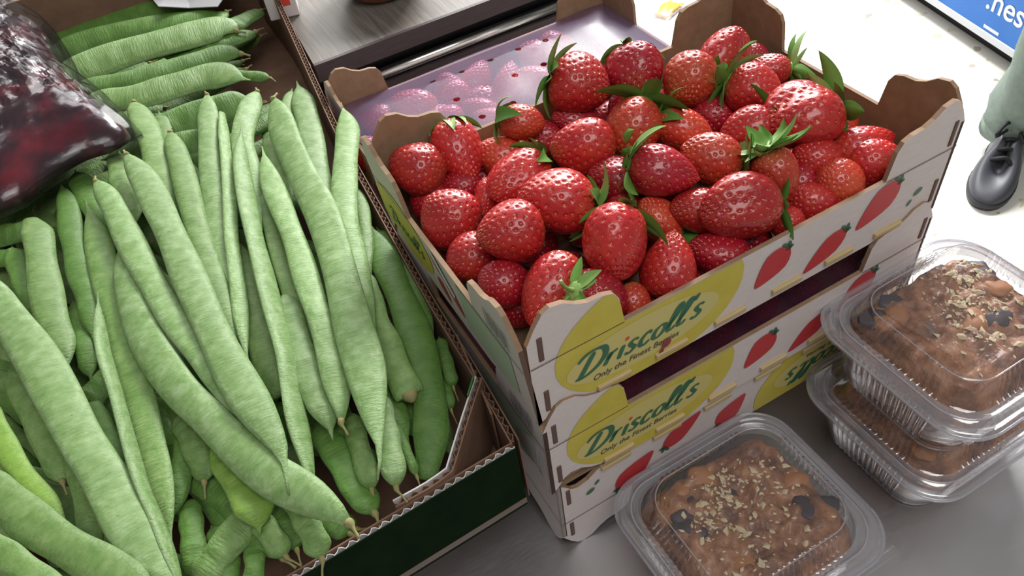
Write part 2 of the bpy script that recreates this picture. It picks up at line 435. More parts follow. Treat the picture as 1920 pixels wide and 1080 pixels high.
# ------------------------------------------------------------------ strawberries
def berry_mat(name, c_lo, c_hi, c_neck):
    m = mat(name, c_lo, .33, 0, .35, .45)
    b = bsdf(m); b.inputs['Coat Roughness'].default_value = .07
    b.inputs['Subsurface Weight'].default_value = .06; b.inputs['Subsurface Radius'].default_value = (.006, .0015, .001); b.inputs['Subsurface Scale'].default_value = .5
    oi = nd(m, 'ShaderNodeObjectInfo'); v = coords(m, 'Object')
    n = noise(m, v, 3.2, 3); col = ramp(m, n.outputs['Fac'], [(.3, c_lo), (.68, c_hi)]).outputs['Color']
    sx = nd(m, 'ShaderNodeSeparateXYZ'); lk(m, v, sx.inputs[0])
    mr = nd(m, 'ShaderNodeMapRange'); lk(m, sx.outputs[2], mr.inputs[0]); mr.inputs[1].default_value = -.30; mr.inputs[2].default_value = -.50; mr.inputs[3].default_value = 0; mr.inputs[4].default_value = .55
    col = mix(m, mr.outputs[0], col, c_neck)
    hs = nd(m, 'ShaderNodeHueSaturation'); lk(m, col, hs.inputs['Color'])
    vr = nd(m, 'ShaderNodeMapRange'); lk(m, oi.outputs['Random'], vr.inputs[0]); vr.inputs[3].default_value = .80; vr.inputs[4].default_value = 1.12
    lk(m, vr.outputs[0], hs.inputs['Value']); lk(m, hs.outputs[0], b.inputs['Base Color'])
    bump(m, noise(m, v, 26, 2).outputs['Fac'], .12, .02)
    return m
BM = {'r': berry_mat('strawberry_red', (.38, .012, .017), (.46, .025, .020), (.46, .09, .045)),
      'o': berry_mat('strawberry_orange_red', (.44, .027, .016), (.51, .062, .026), (.54, .20, .08)),
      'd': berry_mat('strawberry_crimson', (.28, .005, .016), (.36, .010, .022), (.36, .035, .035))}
MAT_SEED = mat('strawberry_seed', (.70, .40, .10), .35)
m = mat('strawberry_leaf', (.09, .22, .03), .5, 0, .4)
oi = nd(m, 'ShaderNodeObjectInfo'); v = coords(m, 'Object'); n = noise(m, v, 180, 3)
c = ramp(m, oi.outputs['Random'], [(0, (.08, .22, .03)), (.5, (.14, .32, .05)), (1, (.30, .46, .15))]).outputs['Color']
lk(m, mix(m, .25, c, (.13, .28, .06)), bsdf(m).inputs['Base Color']); bump(m, n.outputs['Fac'], .3, .0006)
MAT_LEAF = m
MAT_STALK = mat('strawberry_stalk', (.20, .32, .09), .5)

def berry_variant(a, b, lobes, bend, seed, nseed=215, nt=104, na=150):
    rnd = random.Random(seed)
    k = (a/(a+b))**a*(b/(a+b))**b
    ph = rnd.random()*6.28
    def surf(t, th):
        r = .5*(t**a*(1-t)**b)/k
        r *= 1+lobes[0]*math.cos(2*(th-ph))+lobes[1]*math.cos(3*th+ph)*t+lobes[2]*math.cos(5*th)*(.3+.7*t)
        off = bend*math.sin(PI*t)
        return Vector((r*math.cos(th)+off, r*math.sin(th), t-.5))
    # even parametrisation by arc length
    ts = [.5-.5*math.cos(PI*i/(nt-1)) for i in range(nt)]
    seeds = []
    for i in range(nseed):
        t = .06+.90*(i+.5)/nseed; t = .5-.5*math.cos(PI*(t*.93+.03)); th = i*2.39996+rnd.uniform(-.08, .08)
        p = surf(t, th); e = 1e-3
        du = surf(min(.999, t+e), th)-p; dv = surf(t, th+e)-p
        nrm = dv.cross(du).normalized()
        if nrm.dot(Vector((p.x, p.y, 0))) < 0: nrm = -nrm
        seeds.append((p, nrm, du.normalized()))
    V = [surf(t, 2*PI*j/na) for t in ts[1:-1] for j in range(na)]
    A = np.array([tuple(p) for p in V]); S = np.array([tuple(s[0]) for s in seeds])
    d2 = ((A[:, None, :]-S[None])**2).sum(-1).min(1)
    cen = np.array([(0, 0, A[i, 2]*.5) for i in range(len(A))]); dirv = A-cen; dirv /= np.linalg.norm(dirv, axis=1)[:, None]+1e-9
    A = A+dirv*(.009-.030*np.exp(-d2/(.023**2)))[:, None]
    V = [tuple(p) for p in A]+[tuple(surf(0, 0)+Vector((0, 0, .03))), tuple(surf(1, 0))]
    F = []
    for i in range(nt-3):
        for j in range(na):
            F.append((i*na+j, i*na+(j+1) % na, (i+1)*na+(j+1) % na, (i+1)*na+j))
    o = len(V)
    for j in range(na):
        F.append((o-2, (j+1) % na, j)); F.append((o-1, (nt-3)*na+j, (nt-3)*na+(j+1) % na))
    me = bpy.data.meshes.new('strawberry_body'); me.from_pydata(V, [], F); me.update(); me.polygons.foreach_set('use_smooth', [True]*len(F))
    parts = []
    for p, nrm, du in seeds:
        q = p-nrm*.012; B = nrm.cross(du).normalized(); T = B.cross(nrm)
        vs = [q+T*.018, q+B*.011, q-T*.018, q-B*.011, q+nrm*.008, q-nrm*.006]
        parts.append((vs, [(0, 1, 4), (1, 2, 4), (2, 3, 4), (3, 0, 4), (1, 0, 5), (2, 1, 5), (3, 2, 5), (0, 3, 5)]))
    sv, sf = merge(parts)
    ms = bpy.data.meshes.new('strawberry_seeds'); ms.from_pydata([tuple(p) for p in sv], [], sf); ms.update(); ms.materials.append(MAT_SEED)
    ms.polygons.foreach_set('use_smooth', [True]*len(sf))
    return me, ms
VAR = {'cone': (.42, .78, (.02, .02, .01), .02), 'round': (.50, .56, (.03, .02, .01), .0), 'fat': (.40, .62, (.06, .05, .02), .03),
       'wedge': (.34, .50, (.16, .06, .03), .03), 'lobed': (.45, .58, (.12, .12, .05), .06), 'slim': (.5, .9, (.03, .03, .01), .05)}
BERRY = {k: berry_variant(*a, seed=i+3) for i, (k, a) in enumerate(VAR.items())}
def leaf_mesh(Ln, W, curl, fold, seed):
    rnd = random.Random(seed); V = []; F = []; n = 12; wv = rnd.uniform(-.15, .15)
    a = 0; x = z = 0
    for i in range(n+1):
        t = i/n; w = W*.5*(math.sin(PI*min(1, t*.97+.03)**.75))**.8 if i < n else .0002
        ang = curl*t**1.3
        if i: x += Ln/n*math.cos(ang); z += Ln/n*math.sin(ang)
        y = wv*Ln*t*t
        up = Vector((-math.sin(ang), 0, math.cos(ang)))
        for s in (-1, -.5, 0, .5, 1):
            p = Vector((x, y+s*w, z))+up*(fold*w*abs(s)); V.append(p)
    for i in range(n):
        for j in range(4): F.append((i*5+j, i*5+j+1, i*5+6+j, i*5+5+j))
    m0 = len(V); th = .0004
    V2 = [p-Vector((0, 0, th)) for p in V]; F2 = [tuple(reversed([i+m0 for i in f])) for f in F]
    me = bpy.data.meshes.new('strawberry_leaf'); me.from_pydata([tuple(p) for p in V+V2], [], F+F2); me.update()
    me.polygons.foreach_set('use_smooth', [True]*len(me.polygons)); me.materials.append(MAT_LEAF); return me
LEAVES = {'n': [leaf_mesh(.023+.003*i, .0095+.0008*i, -.9-.3*(i % 3), .3, i) for i in range(5)],
          'b': [leaf_mesh(.031+.003*i, .0150+.001*i, -.25+.35*(i % 3-1), .35, 10+i) for i in range(5)],
          'f': [leaf_mesh(.019+.002*i, .0085+.001*i, .15-.2*(i % 3), .25, 30+i) for i in range(5)],
          'c': [leaf_mesh(.022+.003*i, .0095+.001*i, .5+.5*(i % 3), .5, 20+i) for i in range(5)]}
v_, f_ = tube_data(catmull([(0, 0, 0), (0, .001, -.006), (.002, .003, -.014), (.005, .004, -.02)], 8), [.0022, .0016, .0014, .0013, .0013, .0013, .0013, .0015], 7)
STALKME = bpy.data.meshes.new('stalk'); STALKME.from_pydata([tuple(p) for p in v_], [], f_); STALKME.update(); STALKME.materials.append(MAT_STALK)
STALKME.polygons.foreach_set('use_smooth', [True]*len(f_))
_bm = bmesh.new(); bmesh.ops.create_uvsphere(_bm, u_segments=14, v_segments=8, radius=.0075)
for q in _bm.verts: q.co.z *= .35
CAPME = bpy.data.meshes.new('calyx'); _bm.to_mesh(CAPME); _bm.free(); CAPME.materials.append(MAT_LEAF)

def strawberry(px, py, L, W, ang, tilt, z, kind='cone', colr='r', leaves=None, label='', group='loose strawberries in the open crate', nl=6, pos=None, seed=None, stalk=False, fit=True):
    """px,py: centre in the photo; L,W: length and width in px; ang: direction of the tip in the picture (0 right, 90 down); tilt: tip towards the camera"""
    p = at(px, py, z) if pos is None else Vector(pos)
    s = depth(p)/FPX
    a, t = math.radians(ang), math.radians(tilt)
    ax = (RGT*math.cos(a)-UPV*math.sin(a))*math.cos(t)-FWD*math.sin(t)
    if pos is None and fit:      # keep the fruit inside its crate walls
        for _ in range(60):
            k = depth(p)/FPX
            ey, ex = [.5*k*math.sqrt((L*q)**2+W*W*(1-q*q))*1.10 for q in (ax.y, ax.x)]
            if p.y < .004+ey and z > .225: z -= .001
            elif p.x < .000+ex and z > .225: z -= .001
            elif (p.x > .396-ex or p.y > .266-ey) and z < .305 and p.y > .006+ey: z += .001
            else: break
            p = at(px, py, z)
        s = depth(p)/FPX
    rnd = random.Random(int(px*7+py*13) if seed is None else seed)
    root = empty('strawberry', p, 0, label, 'strawberry', group)
    q = ax.to_track_quat('Z', 'Y'); spin = rnd.uniform(0, 6.28)
    root.rotation_euler = (q.to_matrix() @ Matrix.Rotation(spin, 3, 'Z')).to_euler()
    Lw, Ww = L*s*1.06, W*s*1.05
    b = link('fruit_body', BERRY[kind][0], BM[colr], root); b.material_slots[0].link = 'OBJECT'; b.material_slots[0].material = BM[colr]; b.scale = (Ww, Ww, Lw)
    sd = link('seeds', BERRY[kind][1], None, b); sd['kind'] = 'stuff'
    if leaves:
        cx = link('calyx', CAPME, None, root); cx.location = (0, 0, -.49*Lw)
        k0 = rnd.uniform(0, 6.28)
        nl += 2
        for i in range(nl):
            lf = link('leaf', LEAVES[leaves][rnd.randrange(5)], None, cx)
            aa = k0+2*PI*i/nl+rnd.uniform(-.3, .3)
            # leaf x axis outward, its z axis along -axis (away from the fruit)
            R = Matrix.Rotation(aa, 3, 'Z') @ Matrix.Rotation(PI, 3, 'X') @ Matrix.Rotation(rnd.uniform(-.25, .35), 3, 'Y')
            lf.rotation_euler = R.to_euler(); lf.location = (math.cos(aa)*.003, math.sin(aa)*.003, -.001)
            sc = rnd.uniform(.8, 1.15); lf.scale = (sc, sc, sc)
        if stalk:
            k = link('stalk', STALKME, None, cx); k.location = (0, 0, -.001)
    return root
ZB = .276
S = strawberry
# (px, py, length, width, tip angle, tilt, z, shape, colour, leaves, label)
S(780, 316, 104, 98, 205, -10, .270, 'fat', 'r', None, 'strawberry filling the left back corner of the open crate')
S(862, 287, 126, 88, 66, 15, .276, 'cone', 'r', 'n', 'long strawberry standing stem-up against the back wall near the left corner', nl=5)
S(940, 296, 95, 82, 200, 20, .262, 'fat', 'o', None, 'low strawberry between the back-left pair and the small orange one', )
S(977, 229, 84, 62, 5, 0, .288, 'round', 'o', 'n', 'small orange-red strawberry resting on the back rim beside the film', nl=4)
S(1022, 264, 74, 66, 10, 20, .262, 'fat', 'd', None, 'dark strawberry tucked below the small orange-red one')
S(970, 332, 128, 92, 140, 20, .282, 'lobed', 'r', 'n', 'lumpy strawberry lying tip to lower left, left of centre', nl=5)
S(912, 372, 78, 52, 110, 20, .268, 'slim', 'r', None, 'narrow strawberry peeking out left of the lumpy one')
S(1042, 378, 138, 114, 187, 12, .290, 'fat', 'r', 'b', 'big bright strawberry with broad dark leaves at its right, centre left', nl=5)
S(842, 405, 104, 108, 215, 15, .268, 'fat', 'r', None, 'plump strawberry beside the left wall')
S(952, 437, 124, 116, 172, 25, .290, 'cone', 'r', 'n', 'glossy cone strawberry pointing left, left front of the heap', nl=6)
S(886, 482, 96, 88, 150, 10, .264, 'round', 'r', None, 'strawberry touching the left wall below the plump one')
S(945, 532, 98, 84, 200, 20, .262, 'round', 'd', None, 'strawberry behind the front-left corner tab with the barcode')
S(1032, 545, 150, 100, 118, 20, .272, 'fat', 'r', None, 'large strawberry in the front left corner of the open crate')
S(1128, 562, 134, 100, 18, -38, .270, 'cone', 'd', 'f', 'strawberry with a pale frilly leaf crown facing the viewer near the front rim', nl=7, stalk=True, seed=3)
S(1155, 458, 128, 130, 105, 20, .292, 'wedge', 'r', 'b', 'broad strawberry dotted with pale seeds in the front middle', nl=4)
S(1090, 276, 116, 106, 178, 15, .288, 'fat', 'r', 'c', 'strawberry left of the orange one, wilted leaves at its right', nl=5)
S(1188, 240, 112, 100, 112, 12, .292, 'round', 'o', 'b', 'orange-shouldered strawberry under a big upright leaf, back middle', nl=5)
S(1088, 160, 108, 106, 18, 10, .294, 'fat', 'r', 'b', 'strawberry leaning over the back rim with long leaves on its left', nl=7)
S(1192, 138, 104, 100, 82, 20, .290, 'fat', 'd', 'n', 'dull red strawberry by the back wall with drooping leaves on top', nl=7)
S(1294, 150, 100, 100, 115, 30, .292, 'round', 'o', None, 'round bumpy strawberry near the back wall, right of the dull one')
S(1362, 108, 112, 88, -62, 0, .285, 'wedge', 'r', 'b', 'wedge-shaped strawberry standing tip-up in the far back corner', nl=5)
S(1414, 108, 56, 50, 40, 20, .270, 'round', 'd', None, 'small dark strawberry in shade right of the wedge-shaped one')
S(1442, 128, 74, 56, 185, 0, .276, 'fat', 'r', 'c', 'strawberry by the right wall with a stalky pale leaf crown', nl=7, stalk=True)
S(1415, 172, 100, 88, 30, 15, .288, 'fat', 'r', 'b', 'strawberry with long leaves at its left, below the far back corner', nl=6)
S(1285, 245, 100, 80, 22, 12, .284, 'fat', 'o', 'n', 'strawberry with a thin sprig at its left, centre of the heap', nl=6)
S(1246, 324, 126, 94, 12, 8, .296, 'cone', 'd', 'b', 'deep crimson cone strawberry pointing right, centre of the heap', nl=5)
S(1330, 298, 112, 98, 200, 12, .288, 'fat', 'o', 'b', 'orange-red strawberry with leaves at its right, right of the crimson one', nl=5)
S(1402, 245, 100, 88, 168, 0, .284, 'fat', 'r', 'b', 'strawberry with two broad glossy leaves standing at its right', nl=4)
S(1500, 222, 146, 122, 165, 15, .290, 'lobed', 'r', 'b', 'very large double-humped strawberry with upright leaves near the right wall', nl=6)
S(1578, 240, 86, 56, 100, 0, .270, 'fat', 'o', None, 'orange strawberry squeezed between the double-humped one and the right wall')
S(1530, 298, 92, 78, 190, 15, .270, 'round', 'r', None, 'round strawberry below the double-humped one')
S(1620, 274, 118, 78, -20, 0, .268, 'cone', 'r', None, 'strawberry pointing to the right wall behind the bright one in the corner')
S(1640, 303, 100, 88, -5, 20, .272, 'fat', 'r', None, 'bright strawberry in the front right corner of the open crate')
S(1572, 342, 92, 84, 200, 25, .266, 'round', 'o', None, 'strawberry on the front rim next to the one in the right corner')
S(1522, 382, 100, 78, 200, 10, .266, 'round', 'r', None, 'strawberry with rows of highlights along the right part of the front rim')
S(1455, 330, 106, 84, 62, -20, .284, 'fat', 'o', 'c', 'strawberry under the thick bright leaf cluster, right of centre', nl=9)
S(1387, 394, 152, 112, 172, 10, .288, 'lobed', 'r', 'f', 'largest strawberry, knobbly, lying left with small leaves at its right end', nl=3)
S(1308, 395, 104, 86, 185, 12, .274, 'fat', 'r', None, 'strawberry tip showing left of the largest knobbly one')
S(1150, 335, 96, 92, 190, 15, .276, 'fat', 'd', 'b', 'dark strawberry left of the crimson cone with curled leaves between them', nl=6)
S(1236, 408, 96, 74, 220, 20, .268, 'fat', 'o', 'c', 'pale-tipped orange strawberry deep behind the broad front one', nl=4)
S(1256, 496, 124, 100, -84, 10, .274, 'cone', 'r', None, 'strawberry standing tip-up at the front rim, middle')
S(1345, 474, 112, 88, 190, 10, .262, 'fat', 'd', None, 'shaded strawberry below the largest one at the front rim')
S(1474, 416, 66, 62, 200, 10, .258, 'round', 'r', None, 'little strawberry on the front rim below the leaf cluster')
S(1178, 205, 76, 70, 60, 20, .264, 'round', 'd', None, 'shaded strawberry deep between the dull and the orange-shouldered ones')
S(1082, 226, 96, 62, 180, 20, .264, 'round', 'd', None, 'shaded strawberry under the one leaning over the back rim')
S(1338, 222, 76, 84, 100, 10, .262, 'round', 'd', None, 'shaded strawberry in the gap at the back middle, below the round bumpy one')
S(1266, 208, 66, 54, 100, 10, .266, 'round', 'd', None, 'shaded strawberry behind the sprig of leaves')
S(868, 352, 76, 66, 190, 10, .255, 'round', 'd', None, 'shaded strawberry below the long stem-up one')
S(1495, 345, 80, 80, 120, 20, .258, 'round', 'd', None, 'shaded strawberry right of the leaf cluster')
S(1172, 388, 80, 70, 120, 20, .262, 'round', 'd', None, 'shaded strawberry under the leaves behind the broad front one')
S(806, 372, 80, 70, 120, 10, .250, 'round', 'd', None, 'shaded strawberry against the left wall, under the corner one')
S(1190, 572, 80, 66, 60, 10, .262, 'fat', 'o', None, 'orange-flushed strawberry at the front rim right of the pale crown')
# hidden lower layer seen only through gaps
rnd = random.Random(5)
for iy in range(5):
    for ix in range(8):
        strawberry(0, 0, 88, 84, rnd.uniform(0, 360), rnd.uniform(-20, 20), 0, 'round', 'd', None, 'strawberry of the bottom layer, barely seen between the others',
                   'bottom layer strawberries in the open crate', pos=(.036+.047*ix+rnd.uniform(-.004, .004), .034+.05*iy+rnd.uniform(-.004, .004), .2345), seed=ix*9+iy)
# strawberries under the film in the crate at the back
for i, (px, py, L, W, an, z, lb) in enumerate([
    (775, 200, 96, 66, 200, .170, 'orange-flushed strawberry under the film by the left end of the back crate'),
    (838, 172, 70, 56, 120, .160, 'strawberry blurred under the film near the back wall, left of the tall pair'),
    (895, 148, 78, 56, -70, .164, 'strawberry pointing up under the film at the back wall'),
    (952, 158, 92, 58, -80, .170, 'slender strawberry pointing up under the film, middle of the back crate'),
    (1004, 152, 84, 60, 210, .168, 'pink-looking strawberry under the film right of the slender one'),
    (900, 208, 78, 52, 205, .168, 'strawberry under the film just behind the open crate, upper of two'),
    (925, 226, 84, 48, 200, .168, 'strawberry under the film just behind the open crate, lower of two'),
    (838, 226, 70, 56, 180, .166, 'strawberry under the film behind the back-left corner tab'),
    (706, 226, 72, 62, 190, .160, 'strawberry under the film next to the bean box'),
    (690, 290, 70, 60, 90, .160, 'strawberry under the film between bean box and open crate'),
    (1050, 92, 86, 60, 10, .164, 'strawberry faint under the film towards the right back corner'),
    (1000, 104, 76, 60, 200, .160, 'strawberry faint under the film at the back wall right of the middle'),
    (1066, 128, 76, 56, 180, .162, 'strawberry under the film right behind the leaning one'),
    (740, 250, 80, 60, 30, .160, 'strawberry low under the film near the left end'),
    (865, 185, 80, 56, 30, .155, 'strawberry low under the film between the row of holes'),
    ]):
    S(px, py, L*.92, W, an, 0, z-.013, 'cone', 'r' if i else 'o', None, lb, 'strawberries under the film of the back crate', fit=False)
for ix in range(6):
    for iy in range(3):
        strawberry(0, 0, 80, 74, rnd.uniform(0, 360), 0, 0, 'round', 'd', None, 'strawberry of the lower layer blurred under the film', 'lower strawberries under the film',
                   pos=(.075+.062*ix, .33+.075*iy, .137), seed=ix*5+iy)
for ix in range(7):
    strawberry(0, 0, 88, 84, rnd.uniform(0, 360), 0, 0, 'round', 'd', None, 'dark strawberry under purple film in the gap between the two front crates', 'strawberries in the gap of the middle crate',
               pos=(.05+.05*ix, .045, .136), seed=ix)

# ------------------------------------------------------------------ clear films
MAT_FILM = plastic('perforated_film', (.86, .74, .87), .19, (.46, .36, .60), .25, gl=.28, f0=.04)
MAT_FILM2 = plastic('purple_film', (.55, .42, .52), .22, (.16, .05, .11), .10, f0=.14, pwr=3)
def film_sheet(name, x0, x1, y0, y1, zf, holes, m, label, n=26):
    """flat film with real round holes, cut fine and draped by zf(x, y)"""
    cu = bpy.data.curves.new('f', 'CURVE'); cu.dimensions = '2D'; cu.fill_mode = 'BOTH'
    def spl(pts):
        s = cu.splines.new('POLY'); s.points.add(len(pts)-1); s.use_cyclic_u = True
        for q, p in zip(s.points, pts): q.co = (p[0], p[1], 0, 1)
    spl([(x0, y0), (x1, y0), (x1, y1), (x0, y1)])
    for hx, hy, r in holes: spl([(hx+r*math.cos(2*PI*i/14), hy+r*math.sin(2*PI*i/14)) for i in range(14)])
    ob = bpy.data.objects.new('f', cu); COL.objects.link(ob); bpy.context.view_layer.update()
    me = bpy.data.meshes.new_from_object(ob.evaluated_get(bpy.context.evaluated_depsgraph_get())); bpy.data.objects.remove(ob)
    bm = bmesh.new(); bm.from_mesh(me); bmesh.ops.remove_doubles(bm, verts=bm.verts, dist=1e-6)
    for i in range(1, n):
        bmesh.ops.bisect_plane(bm, geom=bm.verts[:]+bm.edges[:]+bm.faces[:], plane_co=(x0+(x1-x0)*i/n, 0, 0), plane_no=(1, 0, 0))
    for i in range(1, n*2//3):
        bmesh.ops.bisect_plane(bm, geom=bm.verts[:]+bm.edges[:]+bm.faces[:], plane_co=(0, y0+(y1-y0)*i/(n*2//3), 0), plane_no=(0, 1, 0))
    for q in bm.verts: q.co.z = zf(q.co.x, q.co.y)
    o = bm_obj(name, bm, m, None, True); tag(o, label, 'plastic film'); return o
def zf_back(x, y):
    ex = min(x-.034, .426-x); ey = min(y-.286, .548-y)
    e = max(0, min(ex, ey)); b = .171+.014*min(1, e/.05)
    return b+.0022*mnoise.noise(Vector((x*14, y*14, 1)))+.0005*mnoise.noise(Vector((x*40, y*10, 4)))
holes = []
for (px, py) in [(866, 137), (920, 117), (972, 97), (1023, 79), (857, 190), (911, 168), (966, 146), (1020, 125), (1073, 106), (905, 223), (962, 196), (1128, 130), (812, 155), (760, 225)]:
    p = at(px, py, .182); holes.append((p.x, p.y, .0042))
film_sheet('film_cover', .034, .426, .286, .548, zf_back, holes, MAT_FILM, 'hazy lilac perforated film stretched over the strawberries in the back crate')
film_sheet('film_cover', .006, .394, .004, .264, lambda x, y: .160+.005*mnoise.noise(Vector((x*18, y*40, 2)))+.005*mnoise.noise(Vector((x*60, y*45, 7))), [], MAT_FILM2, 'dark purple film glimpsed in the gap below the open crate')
# torn film hanging out at the left front corner between the crates
def at_x(px, py, x):
    d = ray(px, py); return CAM+d*((x-CAM.x)/d.x)
fp_ = [[at_x(x, y, -.006-.002*(k % 2)-.001*i) for k, (x, y) in enumerate(row)] for i, row in enumerate((((962, 792), (985, 812), (1012, 838)), ((972, 822), (996, 842), (1020, 862)), ((990, 856), (1008, 872), (1022, 886))))]
V = [q for row in fp_ for q in row]; F = [(i*3+j, i*3+j+1, i*3+j+4, i*3+j+3) for i in range(2) for j in range(2)]
o = pyd('torn_film', V, F, plastic('torn_clear_film', (.9, .9, .92), .22, (.7, .72, .75), .1), None, True); tag(o, 'torn clear film hanging from the left front corner of the crate stack', 'plastic film')
md = o.modifiers.new('s', 'SUBSURF'); md.levels = 2; md.render_levels = 2
# ------------------------------------------------------------------ cardboard bean box
MAT_KRAFT = grain('brown_cardboard', (.165, .092, .06), (.22, .128, .086), 50, (1, 1, 1), .8, .05)
MAT_WLINER = mat('white_liner', (.62, .60, .60), .6)
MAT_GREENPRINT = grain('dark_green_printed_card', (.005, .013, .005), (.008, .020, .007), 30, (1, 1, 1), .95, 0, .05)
MAT_OCHRE = mat('ochre_printed_stripe', (.07, .03, .01), .5)
BXB = .100
rim_pts = [at(px, py, z) for px, py, z in ((960, 830, .185), (880, 690, .187), (800, 560, .19), (700, 380, .195), (640, 270, .20), (580, 140, .205), (535, 40, .21), (505, -20, .215))]
fr0 = rim_pts[0]; fr1 = at(540, 1080, .185); fdir = (fr1-fr0).normalized()
FL_ = fr0+fdir*.52
BACK_Y = .98
rr_ = rim_pts[-1]; BR_ = Vector((rr_.x+.002, BACK_Y, .25))
BL_ = Vector((FL_.x+.03, BACK_Y, .25))
BOX = empty('bean_box', (-.2, .45, BXB), 0, 'open brown cardboard box with a torn corrugated rim, full of flat green beans', 'box')
def inbox(o): 
    o.parent = BOX; o.matrix_parent_inverse = Matrix.Translation((.2, -.45, -BXB)); return o
def wall_sheet(name, path, zb, off, th, m, parent_fn=inbox):
    """upright sheet under a rim polyline; off/th measured along the left normal of the path"""
    V = []; F = []; n = len(path)
    for i, p in enumerate(path):
        T = path[min(n-1, i+1)]-path[max(0, i-1)]; T.z = 0; T.normalize(); N = Vector((-T.y, T.x, 0))
        for k in (off, off+th):
            q = p+N*k; V += [q, Vector((q.x, q.y, zb))]
    for i in range(n-1):
        a = 4*i; b = a+4
        F += [(a, b, b+1, a+1), (a+2, a+3, b+3, b+2), (a, a+2, b+2, b), (a+1, b+1, b+3, a+3)]
    F += [(0, 1, 3, 2), (4*n-4, 4*n-2, 4*n-1, 4*n-3)]
    return parent_fn(pyd(name, V, F, m))
def flute_sheet(name, path, zb, off, amp, pitch, m, parent_fn=inbox):
    L = sum((b-a).length for a, b in zip(path, path[1:])); n = int(L/pitch*4)
    P = catmull(path, n+1); V = []; F = []
    for i, p in enumerate(P):
        T = P[min(n, i+1)]-P[max(0, i-1)]; T.z = 0; T.normalize(); N = Vector((-T.y, T.x, 0))
        q = p+N*(off+amp*math.sin(2*PI*i/4+.4)); q.z -= .0004; w = q+N*.0007
        V += [q, Vector((q.x, q.y, zb)), w, Vector((w.x, w.y, zb))]
    for i in range(n):
        a = 4*i; b = a+4; F += [(a, b, b+1, a+1), (a+2, a+3, b+3, b+2), (a, a+2, b+2, b)]
    return parent_fn(pyd(name, V, F, m, None, False))
front = [fr0+fdir*(.52*i/8) for i in range(9)]
for p in front: p.z = .185
rpath = catmull(rim_pts+[BR_], 26)
bpath = [BR_, BR_.lerp(BL_, .5), BL_]; lpath = [BL_, BL_.lerp(FL_, .5), FL_.copy()]
# front wall: path runs right -> left, outward (towards camera) is the left normal
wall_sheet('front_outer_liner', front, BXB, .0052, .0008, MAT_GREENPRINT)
wall_sheet('front_inner_liner', front, BXB, -.0008, .0012, MAT_KRAFT)
flute_sheet('front_flute', front, BXB, .0024, .0018, .0085, MAT_WLINER)
stripe = [p+Vector((fdir.y, -fdir.x, 0))*0 for p in front]
wall_sheet('ochre_stripe', [Vector((p.x, p.y, BXB+.012)) for p in front], BXB+.004, .0061, .0004, MAT_OCHRE)
# right wall: path runs front -> back, its left normal points into the box
wall_sheet('side_outer_liner', rpath, BXB, -.0058, .0010, MAT_KRAFT)
wall_sheet('side_inner_liner', rpath, BXB, 0, .0012, MAT_KRAFT)
flute_sheet('side_flute', rpath, BXB, -.0025, .0016, .0085, MAT_KRAFT)
wall_sheet('back_wall', bpath, BXB, 0, .005, MAT_KRAFT)
wall_sheet('left_wall', lpath, BXB, 0, .005, MAT_KRAFT)
V = [(q.x, q.y, BXB) for q in rpath]+[(BL_.x, BL_.y, BXB), (FL_.x, FL_.y, BXB)]; nq = len(V)
V += [(x, y, z+.004) for x, y, z in V]
inbox(pyd('base', V, [tuple(reversed(range(nq))), tuple(range(nq, 2*nq))]+[(i, (i+1) % nq, (i+1) % nq+nq, i+nq) for i in range(nq)], MAT_KRAFT))
# folded inner corner flap, white lined
flap = [at(893, 706, .196), at(868, 780, .193), at(838, 878, .190), at(800, 905, .189), at(737, 940, .187)]
fp = catmull(flap[:3], 8)[:-1]+catmull(flap[2:], 6)
wall_sheet('flap_white_face', fp, .115, -.0012, .0012, MAT_WLINER)
wall_sheet('flap_brown_face', fp, .115, .0042, .0012, MAT_KRAFT)
flute_sheet('flap_flute', fp, .115, .0021, .0017, .0085, MAT_KRAFT)
f2 = [at(893, 706, .197), at(880, 735, .196)]
wall_sheet('flap_green_corner', [at(882, 742, .197), at(893, 706, .200)], .15, .002, .001, mat('green_printed_card', (.03, .16, .03), .5))
# loose brown flap strip lying against the right wall
wall_sheet('side_inner_flap', [at(px, py, z) for px, py, z in ((872, 620, .190), (905, 690, .190), (940, 770, .187))], .12, -.0088, .0016, MAT_KRAFT)
crate('strawberry_crate', (-.055, .13, .1-.0003), 'shaded upside-down crate carrying the bean box', flip=True, prints=False)

